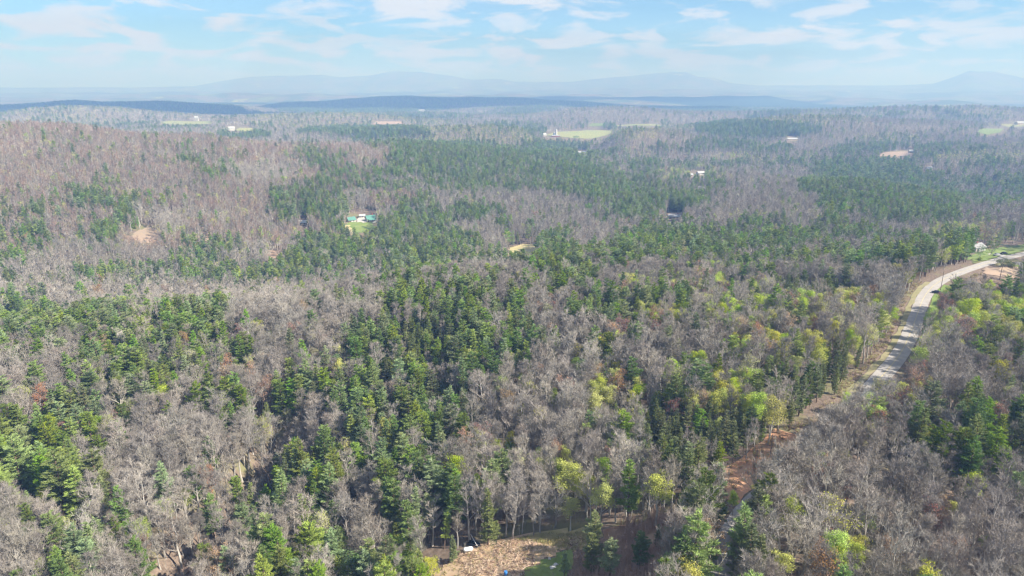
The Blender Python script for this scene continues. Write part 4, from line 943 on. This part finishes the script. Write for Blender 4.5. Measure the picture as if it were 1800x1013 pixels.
# silos
def silo(label, px_, py_, rad, h, mt):
    a, b = at(px_, py_); e = empty('silo', (a, b, float(hgt(a, b))-.5)); tag(e, label, 'silo')
    m = MB(); m.tube([(0, 0, 0), (0, 0, h)], [rad, rad], 18)
    for k_ in range(1, 8): m.tube([(0, 0, h*k_/8-.08), (0, 0, h*k_/8+.08)], [rad*1.025]*2, 18)
    m.build('wall', mt, e)
    m = MB(); m.tube([(0, 0, h+rad*math.sin(t_)*.8) for t_ in np.linspace(0, 1.5, 7)], [rad*1.04*math.cos(t_) for t_ in np.linspace(0, 1.5, 7)], 18, cap=False); m.build('dome', W['white_metal'], e, True)
    m = MB(); m.box((0, -rad-.3, h/2), (.9, .6, h*.96)); m.build('chute', mt, e)
silo('tall grey silo standing at the dark red barn', 977.5, 240, 3.4, 20, M['silo_concrete'])
silo('short blue silo just left of the tall grey one', 974, 239.5, 2.6, 11, M['silo_blue'])

# ------------------------------------------------------------------ vehicles and small things
material('car_black', (.02, .02, .025), rough=.25, var=.1); material('car_silver', (.5, .5, .52), rough=.3, var=.05, metal=.5); material('rubber', (.02, .02, .02), var=.1)
material('tank_white', (.80, .80, .80), rough=.4, var=.03); material('blue_plastic', (.05, .22, .60), rough=.45, var=.1); material('pole_wood', (.20, .15, .11), var=.2); material('steel', (.4, .4, .42), rough=.4, metal=.6)
def car(label, x_, y_, rz, paint):
    e = empty('parked_car', (x_, y_, float(hgt(x_, y_))+.12), rz); tag(e, label, 'car')
    prof = [(-2.2, .35), (-2.25, .75), (-2.05, .95), (-1.35, 1.0), (-.85, 1.42), (.55, 1.45), (1.15, 1.0), (2.0, .86), (2.25, .65), (2.2, .35)]
    m = MB(); n = len(prof); b = len(m.v)
    for s in (-1, 1):
        for q, h_ in prof: m.v.append((q, s*(.88 if h_ < 1.1 else .68), h_))
    for i in range(n): m.f.append((b+i, b+(i+1) % n, b+n+(i+1) % n, b+n+i)); m.m.append(0)
    m.f.append(tuple(range(b, b+n))[::-1]); m.m.append(0); m.f.append(tuple(range(b+n, b+2*n))); m.m.append(0)
    bd = m.build('body', paint, e)
    def pane(nm, P):
        g_ = MB(); g_.poly(P); g_.build(nm, M['window_glass'], e)
    pane('windscreen', [(1.09, -.78, 1.07), (1.09, .78, 1.07), (.60, .64, 1.435), (.60, -.64, 1.435)])
    pane('rear_window', [(-1.30, .78, 1.06), (-1.30, -.78, 1.06), (-.90, -.64, 1.40), (-.90, .64, 1.40)])
    for s in (-1, 1):
        P = [(-1.15, s*.86, 1.05), (.95, s*.86, 1.05), (.5, s*.70, 1.38), (-.8, s*.70, 1.38)]
        pane('side_window', P if s < 0 else P[::-1])
        l = MB(); l.box((2.2, s*.6, .72), (.1, .35, .16)); l.build('headlight', M['tank_white'], e)
        for q in (-1.4, 1.4):
            wl = MB(); wl.tube([(q, s*.72, .33), (q, s*.92, .33)], [.33, .33], 14); wo2 = wl.build('wheel', M['rubber'], e)
            wl = MB(); wl.tube([(q, s*.90, .33), (q, s*.935, .33)], [.19, .19], 10); wl.build('rim', M['steel'], wo2)
    return e
car('black car parked on the verge at the bend of the upper road', *at(1646, 516), R(160), M['car_black'])
car('silver car on the concrete drive beside the far lawn', *at(1752, 449.5), R(20), M['car_silver'])
car('black car parked behind the silver one by the far lawn', *at(1764, 447), R(200), M['car_black'])
# white tank and gear at the clearing edge
a, b = at(823, 970); z0 = float(hgt(a, b)); e = empty('gas_tank', (a, b, z0), R(12)); tag(e, 'rounded white tank lying at the edge of the clay clearing', 'tank')
m = MB(); tt = np.linspace(-1, 1, 9); m.tube([(q*1.35, 0, .82) for q in tt], [.62*max(.12, (1-abs(q)**6))**.5 for q in tt], 18); m.build('tank_body', M['tank_white'], e, True)
for s in (-.8, .8): m = MB(); m.box((s, 0, .12), (.22, 1.0, .24)); m.build('leg', M['steel'], e)
m = MB(); m.tube([(0, 0, 1.40), (0, 0, 1.62)], [.2, .2], 12); m.build('valve_cover', M['steel'], e)
a, b = at(832, 961); e = empty('utility_trailer', (a, b, float(hgt(a, b))), R(-25)); tag(e, 'dark flat trailer standing behind the white tank', 'trailer')
m = MB(); m.box((0, 0, .62), (3.2, 1.6, .14)); m.box((0, .76, .85), (3.2, .06, .35)); m.box((0, -.76, .85), (3.2, .06, .35)); m.build('bed', M['car_black'], e)
m = MB(); m.tube([(1.6, 0, .55), (2.9, 0, .5)], [.05, .05], 6); m.build('drawbar', M['steel'], e)
for s in (-.88, .88): m = MB(); m.tube([(0, s-.1, .34), (0, s+.1, .34)], [.34, .34], 14); m.build('wheel', M['rubber'], e)
a, b = at(841, 964); z0 = float(hgt(a, b)); m = MB(); m.tube([(a, b, z0), (a-2.2, b+2.4, z0+2.6)], [.09, .06], 8); o = m.build('leaning_pole', M['tank_white']); tag(o, 'pale pole leaning up from the clay right of the trailer', 'pole')
a, b = at(889, 1011); z0 = float(hgt(a, b)); e = empty('plastic_barrel', (a, b, z0)); tag(e, 'bright blue barrel at the lower edge of the clearing', 'barrel')
m = MB(); hs_ = [0, .05, .3, .34, .38, .62, .66, .7, .9, .98]; m.tube([(0, 0, q*1.15) for q in hs_], [.36, .42, .43, .45, .43, .43, .45, .43, .41, .36], 16); m.build('barrel_body', M['blue_plastic'], e, True)
m = MB(); m.tube([(0, 0, 1.127), (0, 0, 1.17)], [.38, .38], 16); m.build('lid', M['blue_plastic'], e)
# pale stones and a board by the lawn
rnd = random.Random(5)
for i, (qa, qb) in enumerate(((972, 999), (977, 994), (966, 984))):
    a, b = at(qa, qb); z0 = float(hgt(a, b)); bm = bmesh.new(); bmesh.ops.create_icosphere(bm, subdivisions=2, radius=1)
    for v in bm.verts: v.co = Vector((v.co.x*(.9-.2*i), v.co.y*.6, v.co.z*.38))*(1+.25*rnd.uniform(-1, 1))
    me_ = bpy.data.meshes.new('rock'); bm.to_mesh(me_); bm.free(); me_.materials.append(M['white_siding'] if i < 2 else M['concrete']); o = link(bpy.data.objects.new('rock', me_)); o.location = (a, b, z0+.15)
    tag(o, ('largest pale rock beside the small dark pine at the lawn', 'small pale rock behind the largest one at the lawn', 'pale rock at the upper corner of the lawn')[i], 'rock')
# utility poles
def upole(label, px_, py_, h=10.5, rz=0):
    a, b = at(px_, py_); e = empty('utility_pole', (a, b, float(hgt(a, b))-.4), rz); tag(e, label, 'utility pole', 'wooden poles beside the road')
    m = MB(); m.tube([(0, 0, 0), (0, 0, h)], [.17, .11], 8); m.build('post', M['pole_wood'], e)
    m = MB(); m.box((0, .16, h-.7), (2.2, .1, .12)); m.build('crossarm', M['pole_wood'], e)
    for q in (-.95, 0, .95): m = MB(); m.tube([(q, .16, h-.64), (q, .16, h-.42)], [.06, .04], 8); m.build('insulator', M['concrete'], e)
upole('thin wooden utility pole behind the black car at the road bend', 1653, 511, rz=R(30))
upole('wooden utility pole at the right of the red field', 1757, 492, rz=R(60))
upole('wooden utility pole on the bank of the lower road', 1352, 818, 10, R(-30))
# roadside mailbox bush and the dark round shrub by the road
def shrub(label, px_, py_, rad, h, mt, kind_='round_shrub'):
    a, b = at(px_, py_); z0 = float(hgt(a, b)); e = empty(kind_, (a, b, z0)); tag(e, label, 'tree' if 'tree' in kind_ else 'shrub'); rn = random.Random(int(px_))
    m = MB()
    for _ in range(7): m.tube([(0, 0, -.2), (rn.uniform(-.6, .6)*rad, rn.uniform(-.6, .6)*rad, h*.7)], [.08, .02], 4, cap=False)
    m.build('stem', M['bark_grey'], e); m = MB()
    for _ in range(int(18*rad)): 
        q = Vector((rn.gauss(0, 1), rn.gauss(0, 1), rn.gauss(0, .8))).normalized()*rn.uniform(.4, .95); leaf_cloud(m, (q.x*rad, q.y*rad, h*.5+q.z*h*.45), (.8, .6), 26, .34, 0, rn)
    m.build('foliage', mt, e)
shrub('broad dark spreading shrub across the road from the far lawn', 1762, 468, 4.6, 5.5, M['needle_green'])
shrub('dark low shrub right of the broad spreading one', 1778, 470, 3.2, 3.6, M['needle_olive'])
shrub('left one of two cone shaped green trees on the far lawn', 1722, 452, 3.7, 12, M['leaf_green'], 'ornamental_tree')
shrub('right one of two cone shaped green trees on the far lawn', 1741, 449, 3.9, 13, M['leaf_green'], 'ornamental_tree')
shrub('small dark bush alone on the far lawn by the road', 1722, 458, 1.2, 2.6, M['needle_green'])
shrub('round dark green bush beside the white farmhouse in the far left valley', 398, 229.5, 12, 13, M['needle_green'])
shrub('dark evergreen bush on the bank beside the foot of the lower road', 1240, 925, 1.8, 2.4, M['needle_green'])
shrub('round dark tree at the lower edge of the silo meadow', 1013, 244, 11, 12, M['needle_green'])

# ------------------------------------------------------------------ unseen clouds, added far above the haze to shade the dark blue ridges
cm_ = bpy.data.materials.new('shade_cloud_white'); cm_.use_nodes = True; q_ = cm_.node_tree.nodes['Principled BSDF']; q_.inputs['Base Color'].default_value = (.92, .93, .95, 1); q_.inputs['Roughness'].default_value = 1
def shade_cloud(cx_, cy2, lx, ly, n, seed, zc_=1500.0):
    rn = random.Random(seed); bm = bmesh.new(); k_ = zc_/math.tan(SUN_EL); ox, oy = math.sin(SUN_AZ)*k_, math.cos(SUN_AZ)*k_
    for i in range(n):
        u_, v_ = rn.uniform(-1, 1), rn.uniform(-1, 1)
        if u_*u_+v_*v_ > 1: continue
        s = rn.uniform(170, 300)*(1.15-.5*math.hypot(u_, v_)); bmesh.ops.create_icosphere(bm, subdivisions=3, radius=s, matrix=Matrix.Translation((u_*lx, v_*ly, rn.uniform(0, .5)*s)) @ Matrix.Diagonal((1.2, 1, .6, 1)))
    for v in bm.verts:
        f = 1+.10*math.sin(v.co.x*.021+v.co.z*.03)+.08*math.sin(v.co.y*.034+1.7*math.sin(v.co.x*.013)); v.co.z *= f; v.co.x += 18*math.sin(v.co.y*.05+v.co.z*.04)
    me_ = bpy.data.meshes.new('shade_cloud'); bm.to_mesh(me_); bm.free(); me_.materials.append(cm_); me_.polygons.foreach_set('use_smooth', [True]*len(me_.polygons))
    o = link(bpy.data.objects.new('shade_cloud', me_)); o.location = (cx_+ox, cy2+oy, zc_); tag(o, kind='structure')
shade_cloud(-250, 5130, 1750, 420, 190, 1); shade_cloud(-2750, 3950, 1500, 330, 130, 2); shade_cloud(1250, 7350, 1900, 480, 170, 3)
# ------------------------------------------------------------------ haze
hz = MB(); lo, hi = float(Z.min())-1.0, CAMZ+345.0
hz.box((0, 6000, (lo+hi)/2), (52000, 34000, hi-lo))
hm = bpy.data.materials.new('haze'); hm.use_nodes = True; nt = hm.node_tree; nt.nodes.clear()
pv = nd(nt, 'ShaderNodeVolumePrincipled', i_Density=2.6e-4, i_Anisotropy=0.0); pv.inputs['Color'].default_value = (.27, .49, 1.0, 1); pv.inputs['Absorption Color'].default_value = (.62, .66, 1, 1)
mo = nd(nt, 'ShaderNodeOutputMaterial'); nt.links.new(pv.outputs[0], mo.inputs['Volume'])
ho = hz.build('haze', hm); tag(ho, kind='stuff')
